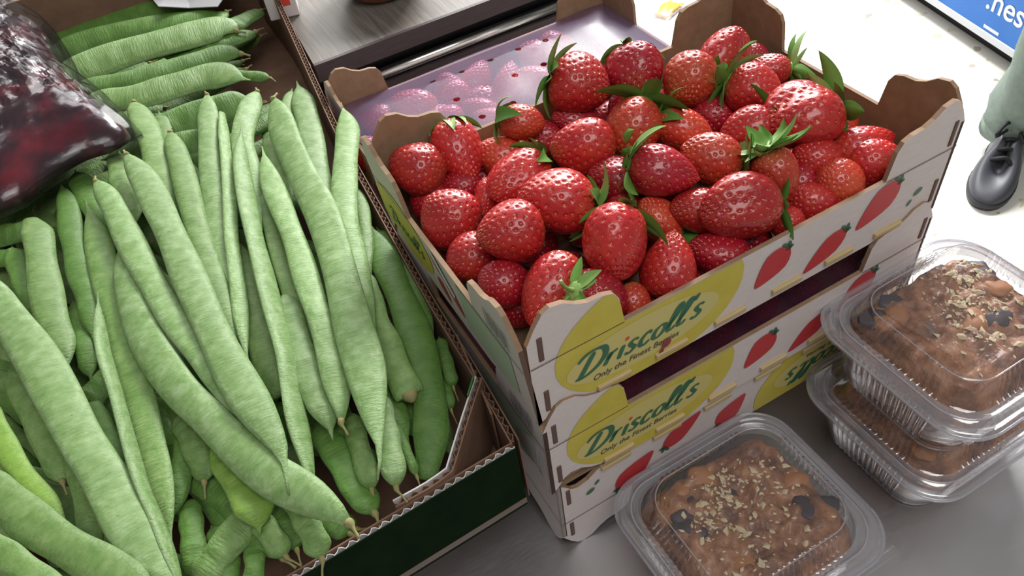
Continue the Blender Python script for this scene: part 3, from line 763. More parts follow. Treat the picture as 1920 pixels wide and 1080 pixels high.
# ------------------------------------------------------------------ flat green beans
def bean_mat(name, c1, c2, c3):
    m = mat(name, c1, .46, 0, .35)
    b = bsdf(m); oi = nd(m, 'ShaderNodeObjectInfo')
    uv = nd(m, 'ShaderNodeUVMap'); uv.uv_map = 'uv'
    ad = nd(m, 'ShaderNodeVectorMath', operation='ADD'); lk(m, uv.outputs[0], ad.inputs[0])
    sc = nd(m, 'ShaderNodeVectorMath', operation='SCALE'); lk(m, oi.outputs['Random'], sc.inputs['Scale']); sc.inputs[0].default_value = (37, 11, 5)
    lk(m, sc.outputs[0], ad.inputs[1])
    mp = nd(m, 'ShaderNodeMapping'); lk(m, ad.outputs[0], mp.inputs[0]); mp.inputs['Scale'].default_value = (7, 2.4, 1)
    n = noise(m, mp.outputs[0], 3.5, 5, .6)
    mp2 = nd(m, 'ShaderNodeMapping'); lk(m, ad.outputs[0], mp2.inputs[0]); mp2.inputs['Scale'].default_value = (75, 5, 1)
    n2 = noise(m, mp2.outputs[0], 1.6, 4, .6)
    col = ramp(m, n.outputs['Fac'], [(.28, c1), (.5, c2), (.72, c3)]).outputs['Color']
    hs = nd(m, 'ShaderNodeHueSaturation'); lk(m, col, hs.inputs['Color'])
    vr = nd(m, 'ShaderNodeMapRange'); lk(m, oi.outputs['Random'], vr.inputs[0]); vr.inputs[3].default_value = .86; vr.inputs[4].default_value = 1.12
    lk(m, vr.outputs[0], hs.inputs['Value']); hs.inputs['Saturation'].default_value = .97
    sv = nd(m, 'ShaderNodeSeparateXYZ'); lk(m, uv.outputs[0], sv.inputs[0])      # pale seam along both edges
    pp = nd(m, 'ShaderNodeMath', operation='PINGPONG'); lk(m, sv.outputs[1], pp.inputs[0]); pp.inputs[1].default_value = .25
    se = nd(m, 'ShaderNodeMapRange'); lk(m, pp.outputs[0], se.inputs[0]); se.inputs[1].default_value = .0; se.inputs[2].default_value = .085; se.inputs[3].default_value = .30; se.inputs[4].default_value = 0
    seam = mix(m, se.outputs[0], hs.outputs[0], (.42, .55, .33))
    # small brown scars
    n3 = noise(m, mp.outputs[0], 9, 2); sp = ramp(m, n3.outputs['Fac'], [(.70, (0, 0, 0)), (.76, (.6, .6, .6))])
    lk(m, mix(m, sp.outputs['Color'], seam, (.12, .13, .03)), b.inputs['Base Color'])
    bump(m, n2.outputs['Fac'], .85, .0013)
    return m
BE = {'p': bean_mat('bean_pale', (.12, .225, .06), (.18, .30, .10), (.27, .385, .185)),
      'm': bean_mat('bean_mid', (.088, .18, .038), (.135, .24, .062), (.195, .295, .10)),
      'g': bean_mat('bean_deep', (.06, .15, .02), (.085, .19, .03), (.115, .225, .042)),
      'y': bean_mat('bean_yellowish', (.125, .25, .028), (.165, .295, .04), (.20, .325, .058))}
MAT_BSTEM = grain('bean_stem', (.20, .22, .07), (.30, .24, .12), 200, (1, 1, 1), .7, .1)
NB, KB = 40, 14
def bean_profile(t, e0, e1):
    def end(u, e):     # u = distance from this end, 0..1
        if e == 't':
            if u < .045: return .05+.06*u/.045
            k = min(1, (u-.045)/.15); return .11+.89*(1-(1-k)**1.9)
        if e == 's':
            k = min(1, u/.13); return .20+.80*(1-(1-k)**2.2)
        if e == 'c': return .9 if u < .01 else 1.0
        return min(1, .5+u*4)
    return min(end(t, e0), end(1-t, e1))
def bean(pts, w, z, ends='ts', colr='p', label='', twist=0, arch=.006, group='flat green beans in the cardboard box', zs=None, world=None):
    if world is None:
        n0 = len(pts); P = []
        for i, (x, y) in enumerate(pts):
            u = 2*i/(n0-1)-1; zz = z-arch*u*u if zs is None else zs[i]
            P.append(at(x, y, zz))
    else: P = world
    C = catmull(P, NB); mid = C[NB//2]; toc = (CAM-mid).normalized()
    rnd = random.Random(int(sum(p.x*1000+p.y*777 for p in P)))
    V = []; F = []; UV = []; ph = rnd.random()*6; wav = rnd.uniform(.03, .085); wvf = rnd.uniform(2.2, 3.6); nb = rnd.uniform(6, 8)
    L = sum((b-a).length for a, b in zip(C, C[1:]))
    T = (C[-1]-C[0]).normalized(); N0 = (Vector((0, 0, .8))+toc*.5).normalized()
    B0 = T.cross(N0).normalized()
    if world is None:
        a = project(mid+B0*.005); b = project(mid-B0*.005); tp = (project(C[NB//2+1])-project(C[NB//2-1])).normalized()
        d = a-b; perp = abs(d.x*tp.y-d.y*tp.x)/.01; hw = w/2/max(perp, 200)
    else: hw = w/2
    th = min(.0040, .30*hw); tw0 = math.radians(twist)+rnd.uniform(-.2, .2); tw1 = rnd.uniform(-.25, .25)
    for i, c in enumerate(C):
        t = i/(NB-1)
        T = (C[min(NB-1, i+1)]-C[max(0, i-1)]).normalized(); B = T.cross(N0).normalized(); N = B.cross(T)
        f = bean_profile(t, ends[0], ends[1])*(1+wav*math.sin(2*PI*t*wvf+ph)); tw = tw0+tw1*(t-.5)*2
        b2 = B*math.cos(tw)+N*math.sin(tw); n2 = N*math.cos(tw)-B*math.sin(tw)
        tf = min(1, f*1.15)*(1+.16*math.sin(2*PI*t*nb+ph)*(1 if f > .8 else .2))
        for j in range(KB):
            a = 2*PI*j/KB; ca, sa = math.cos(a), math.sin(a)
            x = math.copysign(abs(ca)**.8, ca)*hw*f; y = math.copysign(th*tf*(1-abs(x/(hw*f+1e-9))**2.2)**.75+.0009*min(1, f*1.3)*(abs(sa) > .01), sa)
            V.append(c+b2*x+n2*y); UV.append((t*L/.25, j/KB if j <= KB//2 else 1-j/KB))
    for i in range(NB-1):
        for j in range(KB): F.append((i*KB+j, i*KB+(j+1) % KB, (i+1)*KB+(j+1) % KB, (i+1)*KB+j))
    F.append(tuple(range(KB-1, -1, -1))); F.append(tuple((NB-1)*KB+j for j in range(KB)))
    base = C[NB//2].copy()
    me = bpy.data.meshes.new('bean_pod'); me.from_pydata([tuple(p-base) for p in V], [], F); me.update()
    ul = me.uv_layers.new(name='uv')
    for lp in me.loops: ul.data[lp.index].uv = UV[lp.vertex_index]
    sm = 's' in ends or 'c' in ends
    root = empty('flat_green_bean', base, 0, label, 'bean', group)
    link('pod', me, BE[colr], root, True)
    for k, e in enumerate(ends):
        if e in 'sc':
            p = C[0] if k == 0 else C[-1]; q = C[2] if k == 0 else C[-3]; D = (p-q).normalized()
            side = D.cross(Vector((0, 0, 1))).normalized()*rnd.uniform(-1, 1)
            r0 = max(.0011, hw*(.2 if e == 's' else .8)); r0 = min(r0, .0032) if e == 's' else hw*.75
            if e == 's':
                path = catmull([p-D*.002, p+D*.0025, p+D*.007+side*.003, p+D*.012+side*.006-Vector((0, 0, .001))], 9)
                rad = [r0*1.1, r0*1.3, r0*1.2, r0*.7, r0*.5, r0*.42, r0*.42, r0*.45, r0*.55]
            else:
                path = [p-D*.001, p+D*.003, p+D*.006]; rad = [r0*.9, r0*.55, r0*.2]
            v, f = tube_data([x-base for x in path], rad, 7); pyd('stem_end', v, f, MAT_BSTEM, root, True)
    return root
B = bean
ZL = lambda k: .182+.0065*k
# hidden lower layers, seen through gaps
rnd = random.Random(11)
for i in range(290):
    lay = 1+i % 2
    x = rnd.uniform(-.50, .02); y = rnd.uniform(.07, .88); a = math.radians(rnd.choice([95, 105, 115, 80, 100, 125]) + rnd.uniform(-15, 15))
    if y > .55: a = math.radians(rnd.uniform(0, 25))
    L = rnd.uniform(.16, .24); d = Vector((math.cos(a), math.sin(a), 0))*L/2; c = Vector((x, y, .138+.013*lay+rnd.uniform(-.003, .003)))
    n = Vector((-d.y, d.x, 0))*rnd.uniform(-.12, .12)
    W_ = [c-d, c-d*.3+n, c+d*.4+n, c+d]
    def okp(p): return p.y > .030 and p.x < -.040+.075*p.y and p.y < .95 and p.x > -.52
    if not all(okp(p) for p in W_): continue
    bean(None, rnd.uniform(.019, .026), 0, 'ts', rnd.choice('ggm'), 'flat green bean of the lower layers, mostly covered by others', world=W_, group='lower flat green beans')
# beans lying crosswise at the far end of the box
B([(60, 110), (107, 77), (167, 53), (267, 23), (367, 10), (393, 7)], 34, .187, 'ts', 'g', 'farthest crosswise bean, narrow, along the dark back of the box')
B([(70, 125), (117, 97), (200, 68), (300, 47), (400, 32), (424, 23)], 40, .190, 'ts', 'g', 'second crosswise bean from the back of the box')
B([(80, 165), (143, 133), (233, 100), (333, 72), (417, 52), (443, 58)], 56, .197, 'ts', 'm', 'widest crosswise bean at the far end, lying on top')
B([(300, 108), (380, 90), (440, 72), (478, 60)], 32, .184, 'ts', 'g', 'dark crosswise bean half under the widest one')
B([(100, 185), (170, 163), (250, 148), (350, 120), (420, 101), (452, 101)], 38, .192, 'ts', 'g', 'crosswise bean with a long stalk pointing at the box wall')
B([(120, 215), (190, 192), (260, 180), (330, 160), (400, 142), (470, 150)], 52, .195, 'tt', 'm', 'crosswise bean just above the lengthwise pile, hooked at its right end')
B([(390, 145), (440, 140), (505, 146)], 18, .186, 'ts', 'g', 'thin dark pod by the right wall at the far end', arch=.002)
B([(200, 275), (270, 255), (345, 226), (420, 203), (470, 190)], 52, .184, 'ts', 'g', 'dark crosswise bean showing behind the upright tips')
B([(190, 300), (250, 288), (320, 275), (400, 262)], 44, .180, 'ts', 'g', 'lowest dark crosswise bean behind the upright tips')
B([(400, 75), (445, 45), (490, 20)], 30, .180, 'ts', 'g', 'dark pod in the far right corner of the box')
# lengthwise pile, right to left
B([(556, 152), (572, 205), (585, 270), (598, 350), (608, 410), (618, 470)], 50, ZL(2), 'tr', 'p', 'pale bean pointing up beside the right wall, top of the pile')
B([(513, 186), (534, 254), (567, 328), (604, 402), (632, 490), (662, 610), (686, 696), (702, 790), (712, 850), (708, 900)], 66, ZL(6), 'st', 'p', 'longest pale bean running down the right part of the pile to a thin tail')
B([(639, 192), (652, 240), (647, 317), (646, 400), (660, 480), (680, 590), (692, 650)], 50, ZL(4), 'tr', 'p', 'pale bean whose curled tip sticks up over the right wall')
B([(668, 345), (682, 400), (687, 460), (683, 515), (676, 560)], 26, ZL(2), 'tr', 'm', 'narrow bean hugging the right wall beside the curled-tip one')
B([(692, 415), (722, 490), (765, 590), (795, 680), (806, 750), (808, 820), (800, 900)], 60, ZL(1), 'tr', 'g', 'broad deep green bean along the right wall', zs=[.185, .187, .188, .186, .182, .176, .168])
B([(705, 425), (738, 480), (778, 560), (803, 640)], 40, ZL(0), 'tr', 'g', 'deep green bean edge between the broad one and the wall')
B([(676, 500), (700, 590), (722, 640), (748, 700), (769, 742)], 54, ZL(2), 'tc', 'm', 'bean with a brown cut-off end near the right wall')
B([(491, 274), (503, 324), (527, 387), (556, 461), (582, 545), (608, 620), (627, 690), (638, 760), (640, 790)], 48, ZL(5), 'ts', 'p', 'wrinkled pale bean left of the longest one, stem end down')
B([(453, 233), (451, 290), (458, 345), (474, 430), (497, 520), (517, 600), (537, 674), (556, 785), (574, 859), (587, 912)], 42, ZL(5), 'ts', 'p', 'bean lying on edge with its seam showing, middle of the pile', twist=40)
B([(482, 172), (468, 205), (455, 262), (468, 330), (478, 400), (490, 460)], 46, ZL(3), 'st', 'p', 'bean with a stubby stem up, behind the seam-up one')
B([(416, 212), (423, 280), (430, 354), (434, 446), (446, 540), (456, 630), (470, 700)], 28, ZL(4), 'rt', 'p', 'slim bean standing on edge left of the seam-up one', twist=30)
B([(388, 178), (390, 224), (392, 298), (401, 372), (409, 446), (424, 540), (445, 640), (470, 720)], 46, ZL(3), 'st', 'p', 'pale bean with a stem end topmost in the middle of the pile')
B([(251, 192), (272, 235), (291, 290), (303, 350), (312, 400), (325, 470)], 52, ZL(3), 'st', 'm', 'bean with a leaning stem near the tip of the dark red bag')
B([(297, 207), (312, 255), (335, 300), (350, 350)], 30, ZL(2), 'tt', 'm', 'thin-tipped bean between the leaning-stem one and the cracked one')
B([(319, 248), (338, 305), (355, 372), (372, 440), (394, 520), (428, 610), (455, 680)], 50, ZL(4), 'st', 'm', 'bean with a small crack near its upper end')
B([(237, 290), (270, 335), (300, 395), (325, 450), (355, 520), (390, 600), (425, 675), (462, 740), (500, 800), (528, 850), (542, 928)], 66, ZL(7), 'st', 'p', 'big smooth bean crossing the middle diagonally to a pointed tail')
B([(300, 500), (350, 600), (405, 700), (455, 790), (500, 862), (532, 895)], 50, ZL(5.2), 'tt', 'm', 'bean directly under the big diagonal one')
B([(180, 340), (207, 378), (244, 452), (281, 523), (322, 589), (372, 650), (411, 711), (450, 780), (478, 825)], 58, ZL(6), 'st', 'p', 'bean with brown specks just left of the big diagonal one')
B([(221, 445), (236, 515), (253, 585), (285, 655), (337, 730), (393, 785), (448, 840), (507, 890), (578, 930), (630, 962), (654, 981)], 74, ZL(5.6), 'ts', 'p', 'wide bean bending towards the front rim, stem end at the right')
B([(57, 412), (72, 445), (81, 515), (95, 590), (112, 645), (130, 705)], 64, ZL(4), 'rt', 'm', 'broad rounded bean end below the dark red bag')
B([(113, 342), (126, 386), (134, 441), (149, 508), (166, 560), (172, 604), (178, 650)], 48, ZL(3), 'tt', 'g', 'darker pointed bean rising next to the bag')
B([(160, 375), (181, 440), (197, 515), (215, 582), (235, 660), (262, 755), (282, 845), (302, 925), (316, 1000), (326, 1060)], 64, ZL(3.6), 'tt', 'm', 'long bean running under the thin seam-up pod to the bottom')
B([(183, 546), (187, 610), (195, 665), (215, 730), (238, 815), (264, 905), (293, 975), (325, 1060), (345, 1120), (356, 1160)], 36, ZL(6), 'tt', 'p', 'thin pod lying on edge, seam up, lower left', twist=55)
B([(-60, 490), (-25, 540), (20, 602), (65, 665), (110, 745), (152, 825), (196, 893), (238, 967), (284, 1035), (330, 1110), (352, 1160)], 90, ZL(6.5), 'tt', 'p', 'biggest bean, coming in from the left edge across the lower left')
B([(-60, 870), (0, 925), (60, 980), (122, 1022), (185, 1060), (255, 1108), (320, 1165)], 86, ZL(7), 'tt', 'm', 'wide bean across the bottom left corner')
B([(-30, 740), (-5, 805), (24, 862), (62, 917), (105, 965), (138, 992)], 52, ZL(5), 'tt', 'y', 'bright yellow-green bean between the two widest at left')
B([(-60, 1000), (-20, 1025), (30, 1058), (90, 1105), (150, 1160)], 70, ZL(7.4), 'tt', 'm', 'lowest bean in the bottom left corner')
B([(15, 690), (45, 745), (72, 800), (96, 850), (117, 903)], 54, ZL(4), 'ts', 'm', 'greyish bean ending in a dry stem at the left')
B([(100, 740), (130, 830), (155, 900), (170, 970), (178, 1030)], 54, ZL(3), 'tr', 'm', 'bean half under the biggest one, lower left')
B([(-40, 705), (30, 722), (80, 748), (120, 775)], 46, ZL(3), 'tt', 'm', 'short stretch of bean crossing under the biggest one at the left edge')
B([(-40, 655), (10, 650), (60, 660)], 50, ZL(4), 'tt', 'm', 'bean end at the left edge above the short crossing one')
B([(140, 780), (180, 735), (225, 690), (260, 650)], 48, ZL(1), 'tt', 'g', 'dark bean crossing beneath the thin seam-up pod')
B([(150, 730), (185, 790), (215, 850), (235, 900)], 50, ZL(1), 'tt', 'g', 'dark bean under the biggest one, left of the thin pod')
B([(400, 800), (435, 875), (468, 932), (482, 968), (488, 1005)], 74, ZL(3.4), 'tt', 'y', 'yellow-green bean tip pointing down near the bottom middle')
B([(335, 770), (358, 825), (378, 868), (383, 903)], 52, ZL(3.4), 'ts', 'm', 'blunt bean end with a dry stem, lower middle')
B([(300, 830), (370, 890), (430, 940), (490, 1000), (530, 1045)], 62, ZL(1), 'ts', 'g', 'dark bean slanting to the front rim under the yellow-green tip')
B([(530, 900), (560, 950), (588, 1005), (603, 1046)], 52, ZL(3), 'rs', 'm', 'bean end resting on the front rim of the box')
B([(590, 790), (636, 855), (670, 915), (702, 962)], 62, ZL(1.2), 'ts', 'g', 'dark bean with a hooked stem by the front rim')
B([(655, 770), (676, 845), (690, 890), (697, 918)], 42, ZL(2.2), 'ts', 'm', 'bean end hanging beside the tail of the longest one')
B([(706, 730), (727, 820), (738, 880), (743, 912)], 46, ZL(3), 'ts', 'p', 'pale bean end with leafy stem by the folded flap')
B([(740, 790), (768, 858), (781, 892)], 18, ZL(1), 'ts', 'g', 'thin pod near the folded flap')
B([(436, 440), (470, 560), (500, 680), (522, 745)], 52, ZL(2), 'tr', 'm', 'bean filling the gap left of the seam-up one')
B([(530, 540), (556, 640), (583, 708), (604, 758), (616, 790), (624, 826)], 60, ZL(4), 'tt', 'p', 'bean with a thin curved tail right of the seam-up one')
B([(490, 320), (510, 420), (530, 500), (562, 590), (592, 670), (605, 705)], 36, ZL(3), 'tt', 'm', 'narrow bean in the shade left of the wrinkled one')
B([(360, 1110), (418, 1030), (470, 965), (500, 920)], 60, ZL(1.6), 'tt', 'm', 'bean crossing the other way at the bottom middle')
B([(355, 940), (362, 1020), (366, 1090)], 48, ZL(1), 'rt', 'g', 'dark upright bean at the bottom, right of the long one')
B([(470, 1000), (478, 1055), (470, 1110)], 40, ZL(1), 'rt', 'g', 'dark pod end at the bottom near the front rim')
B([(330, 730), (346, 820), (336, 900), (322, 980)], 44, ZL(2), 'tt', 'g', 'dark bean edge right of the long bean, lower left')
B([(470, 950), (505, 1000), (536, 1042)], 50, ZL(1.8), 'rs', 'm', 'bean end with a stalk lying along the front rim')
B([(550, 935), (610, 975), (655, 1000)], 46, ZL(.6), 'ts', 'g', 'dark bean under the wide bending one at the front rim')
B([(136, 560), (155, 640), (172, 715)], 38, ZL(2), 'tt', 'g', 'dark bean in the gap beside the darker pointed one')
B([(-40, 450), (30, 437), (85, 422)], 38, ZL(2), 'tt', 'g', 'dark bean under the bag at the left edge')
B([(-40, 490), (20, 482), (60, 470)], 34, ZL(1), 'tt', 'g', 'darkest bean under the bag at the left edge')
B([(22, 460), (38, 515), (62, 570), (80, 610)], 44, ZL(2), 'tt', 'g', 'bean behind the broad rounded one at left')
B([(224, 283), (226, 325), (239, 372), (252, 430)], 48, ZL(3), 'tt', 'm', 'bean with a thin tip just below the corner of the bag')
B([(140, 318), (165, 370), (195, 422), (215, 465)], 46, ZL(2), 'tt', 'g', 'dark bean coming out from beneath the bag')
B([(548, 165), (541, 205), (546, 265), (556, 320)], 28, ZL(1), 'tt', 'm', 'narrow bean behind the pale one at the right wall')
B([(505, 240), (514, 300), (530, 352), (545, 400)], 38, ZL(2), 'tt', 'm', 'bean in the shade left of the stem of the longest one')
B([(822, 630), (842, 695), (850, 725)], 26, ZL(-.6), 'ts', 'g', 'small pod end tucked against the right wall')
B([(826, 690), (838, 740), (846, 768)], 24, ZL(-1.2), 'ts', 'g', 'lowest small pod end near the folded flap')
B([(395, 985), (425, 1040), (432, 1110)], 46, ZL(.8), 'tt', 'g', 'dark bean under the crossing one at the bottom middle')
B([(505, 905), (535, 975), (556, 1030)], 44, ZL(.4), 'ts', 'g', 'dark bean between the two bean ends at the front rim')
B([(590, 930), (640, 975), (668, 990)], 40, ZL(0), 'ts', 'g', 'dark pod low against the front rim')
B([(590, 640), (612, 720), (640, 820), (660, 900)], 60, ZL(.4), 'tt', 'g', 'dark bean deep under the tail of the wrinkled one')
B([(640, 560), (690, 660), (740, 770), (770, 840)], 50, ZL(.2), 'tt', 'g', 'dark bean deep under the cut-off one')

# ------------------------------------------------------------------ dark red bag
m = mat('dark_red_contents', (.05, .004, .012), .25, 0, .4, .3)
v = coords(m, 'Object'); n = noise(m, v, 16, 4); r = ramp(m, n.outputs['Fac'], [(.38, (.010, .002, .005)), (.55, (.024, .003, .009)), (.74, (.12, .004, .012))])
lk(m, r.outputs['Color'], bsdf(m).inputs['Base Color']); bsdf(m).inputs['Coat Roughness'].default_value = .08
n2 = noise(m, v, 45, 3); bump(m, n2.outputs['Fac'], .35, .004)
MAT_BAGC = m
MAT_BAGF = plastic('clear_bag_plastic', (.95, .95, .96), .01, (.8, .8, .82), .12, gl=.32, f0=.03, pwr=5)
def bag_blob(name, outline, cpx, z0, h, m, parent, wr, rings=30, na=120, base=None):
    O = catmull([at(x, y, z0) for x, y in outline]+[at(*outline[0], z0)], na+1)[:-1]
    c = at(*cpx, z0); V = []; F = []
    for i in range(rings+1):
        t = i/rings
        for j, o in enumerate(O):
            p = c.lerp(o, t); zz = h*max(0, 1-t**2.2)**.55
            q = Vector((p.x*30, p.y*30, 3.1))
            rid = 1-abs(mnoise.noise(q))*2; rid2 = 1-abs(mnoise.noise(q*2.3+Vector((5, 1, 0))))*2
            p.z = z0+zz+wr*(rid*.7+rid2*.45+.25*(1-abs(mnoise.noise(q*6))*2))*(1-t**6); V.append(p)
    n = len(O)
    for i in range(rings):
        for j in range(n): F.append((i*n+j, (i+1)*n+j, (i+1)*n+(j+1) % n, i*n+(j+1) % n))
    k = len(V); V += [Vector((o.x, o.y, z0-.010)).lerp(Vector((c.x, c.y, z0-.010)), .12) for o in O]
    for j in range(n): F.append((rings*n+j, k+j, k+(j+1) % n, rings*n+(j+1) % n))
    F.append(tuple(k+j for j in range(n)))
    b = base if base is not None else Vector((c.x, c.y, z0))
    return pyd(name, [p-b for p in V], F, m, parent, True), b
bag = empty('plastic_bag', at(20, 200, .212), 0, 'clear plastic bag of dark red-purple produce lying on the beans', 'bag')
outl = [(-70, 5), (15, -8), (45, 40), (84, 62), (110, 112), (135, 150), (175, 190), (215, 222), (246, 258), (212, 285), (165, 300), (120, 325), (80, 352), (30, 388), (-60, 400), (-130, 300), (-125, 100)]
o, bb = bag_blob('contents', outl, (20, 190), .214, .045, MAT_BAGC, bag, .010, base=at(20, 200, .212))
outf = [(-75, -4), (15, -18), (60, 20), (98, 52), (130, 100), (158, 150), (205, 186), (258, 240), (268, 262), (225, 296), (170, 310), (122, 335), (82, 362), (30, 398), (-65, 410), (-138, 300), (-132, 95)]
o, _ = bag_blob('clear_film', outf, (20, 190), .214, .050, MAT_BAGF, bag, .012, base=bb)

# ------------------------------------------------------------------ clear tubs with cake
MAT_PET = plastic('clear_tub_plastic', (.97, .97, .98), .012, (.85, .85, .9), .06, f0=.075, pwr=3)
m = mat('cake', (.2, .1, .06), .55, 0, .4, .15)
v = coords(m, 'Object'); n = noise(m, v, 34, 5, .62); n2 = noise(m, v, 110, 4)
r = ramp(m, n.outputs['Fac'], [(.30, (.03, .02, .026)), (.42, (.16, .060, .032)), (.53, (.34, .14, .06)), (.67, (.52, .27, .16))])
lk(m, mix(m, .35, r.outputs['Color'], ramp(m, n2.outputs['Fac'], [(.35, (.10, .045, .03)), (.65, (.34, .19, .12))]).outputs['Color']), bsdf(m).inputs['Base Color']); bump(m, n2.outputs['Fac'], .8, .004)
MAT_CAKE = m
MAT_NUT = grain('chopped_nut', (.55, .45, .27), (.66, .57, .40), 120, (1, 1, 1), .6, .1)
TWX, TWY, BH, DH = .182, .164, .070, .028
def rrect(hx, hy, r, n=10):
    P = []
    for cx, cy, a0 in ((hx-r, hy-r, 0), (-hx+r, hy-r, PI/2), (-hx+r, -hy+r, PI), (hx-r, -hy+r, 1.5*PI)):
        for i in range(n+1):
            a = a0+PI/2*i/n; P.append((cx+r*math.cos(a), cy+r*math.sin(a)))
    return P
def dens(P, per=.0016):
    out = []; n = len(P)
    L = 0; acc = []
    for i in range(n):
        a, b = Vector(P[i]), Vector(P[(i+1) % n]); d = (b-a).length
        k = max(1, int(round(d/per)))
        for j in range(k): out.append(tuple(a.lerp(b, j/k)))
    return out
def loft(loops):
    V = []; F = []; n = len(loops[0])
    for lp in loops: V += lp
    for i in range(len(loops)-1):
        for j in range(n): F.append((i*n+j, i*n+(j+1) % n, (i+1)*n+(j+1) % n, (i+1)*n+j))
    return V, F
RIBN = dens(rrect(TWX/2, TWY/2, .036, 12), .00115)
def scaled(inx, z, rib=0.0, corner=True):
    """outline inset by inx at height z, pleated by rib on the straight sides"""
    out = []; hx, hy = TWX/2, TWY/2
    for i, (x, y) in enumerate(RIBN):
        sx, sy = (hx-inx)/hx, (hy-inx)/hy
        straight = (abs(x) < hx-.034) or (abs(y) < hy-.034)
        d = 0
        if rib and straight: d = rib*math.sin(2*PI*(x if abs(y) > abs(x)*hy/hx else y)/.0075)
        l = math.hypot(x, y); out.append((x*sx-d*x/l, y*sy-d*y/l, z))
    return out
def cap(V, F, start, n, flip=False):
    idx = [start+i for i in range(n)]; F.append(tuple(reversed(idx)) if flip else tuple(idx))
nR = len(RIBN)
bl = [scaled(.026, .0005), scaled(.0245, .0025), scaled(.0225, .006, .0024), scaled(.016, .035, .0029), scaled(.0125, BH-.016, .0029), scaled(.0115, BH-.012), scaled(.009, BH-.006), scaled(.0045, BH-.003), scaled(.0005, BH-.003), scaled(0, BH-.001)]
v, f = loft(bl); cap(v, f, 0, nR, True)
TUB_BASE = bpy.data.meshes.new('tub_base'); TUB_BASE.from_pydata(v, [], f); TUB_BASE.update()
ll = [scaled(-.0012, BH-.004), scaled(-.0015, BH+.001), scaled(.001, BH+.0035), scaled(.004, BH+.0025), scaled(.0065, BH+.0015), scaled(.009, BH+.004), scaled(.0105, BH+.0045), scaled(.0125, BH+.002), scaled(.0165, BH+.003), scaled(.0195, BH+.006, .0024), scaled(.0235, BH+DH-.005, .0028), scaled(.0255, BH+DH-.0015), scaled(.028, BH+DH), scaled(.031, BH+DH-.001)]
v, f = loft(ll); cap(v, f, len(v)-nR, nR); lid_mi = [1 if i < 8*nR else 0 for i in range(len(f))]
TUB_LID = bpy.data.meshes.new('tub_lid'); TUB_LID.from_pydata(v, [], f); TUB_LID.update()
MAT_FLANGE = plastic('pressed_flange_plastic', (.9, .9, .92), .20, (.66, .66, .72), .10, f0=.12, pwr=3)
TUB_LID.materials.append(MAT_PET); TUB_LID.materials.append(MAT_FLANGE); TUB_LID.polygons.foreach_set('material_index', lid_mi); TUB_LID.polygons.foreach_set('use_smooth', [True]*len(lid_mi))
hg = bmesh.new(); box(hg, -.03, .03, -.0035, .0035, -.002, .002, 0, .001); TUB_TAB = bpy.data.meshes.new('tub_tab'); hg.to_mesh(TUB_TAB); hg.free()
for me in (TUB_BASE, TUB_TAB):
    me.materials.append(MAT_PET); me.polygons.foreach_set('use_smooth', [True]*len(me.polygons))
MAT_RIM = plastic('thick_plastic_edge', (.9, .9, .92), .30, (.62, .62, .68), .08, f0=.12, pwr=3)
def bead(inx, z, r):
    lp = [Vector(p) for p in scaled(inx, z)][::3]; v, f = tube_data(lp+[lp[0], lp[1]], r, 6, False)
    me = bpy.data.meshes.new('tub_edge'); me.from_pydata([tuple(p) for p in v], [], f); me.update(); me.materials.append(MAT_RIM); me.polygons.foreach_set('use_smooth', [True]*len(f)); return me
BEADS = [('flange_edge', bead(-.0012, BH, .0013)), ('lid_ridge', bead(.0098, BH+.0047, .0009)), ('dome_edge', bead(.0262, BH+DH-.0010, .0006)), ('base_edge', bead(.0245, .0025, .0008))]
def cake_mesh(seed):
    rnd = random.Random(seed); V = []; F = []; na = 120; rings = 34
    def sq(a, hx, hy):
        c, q = math.cos(a), math.sin(a); return (abs(c/hx)**6+abs(q/hy)**6)**(-1/6)
    def prof(a): return sq(a, TWX/2-.0285, TWY/2-.0285)
    off = Vector((seed*3.7, seed*1.9, 0))
    for inx, z in ((.06, .003), (.0285, .003), (.0265, .006), (.0215, .025), (.0185, .044), (.0165, BH-.018), (.019, BH-.010), (.026, BH-.002), (.0275, BH+.006)):
        for j in range(na):
            a = 2*PI*j/na; r = sq(a, TWX/2-inx, TWY/2-inx)*(1-.015*abs(mnoise.noise(Vector((math.cos(a)*9, math.sin(a)*9, z*90))+off))); V.append((r*math.cos(a), r*math.sin(a), z))
    sec = range(9)
    def hgt(p, t):
        q = p*38+off
        return min(.0855-.006*t**12+.0075*mnoise.noise(q)+.0050*mnoise.noise(q*2.2)+.0026*mnoise.noise(q*5), BH+DH-.0035)
    for i in range(rings):
        t = 1-i/rings
        for j in range(na):
            a = 2*PI*j/na; r = prof(a)*max(t, .001)
            p = Vector((r*math.cos(a), r*math.sin(a), 0)); V.append((p.x, p.y, hgt(p, t)))
    n = len(sec)+rings
    for i in range(n-1):
        for j in range(na): F.append((i*na+j, i*na+(j+1) % na, (i+1)*na+(j+1) % na, (i+1)*na+j))
    F.append(tuple((n-1)*na+j for j in range(na)))
    me = bpy.data.meshes.new('cake'); me.from_pydata(V, [], F); me.update(); me.polygons.foreach_set('use_smooth', [True]*len(F)); me.materials.append(MAT_CAKE)
    def top(x, y): return hgt(Vector((x, y, 0)), min(1, math.hypot(x, y)/prof(math.atan2(y, x))))
    return me, top, prof
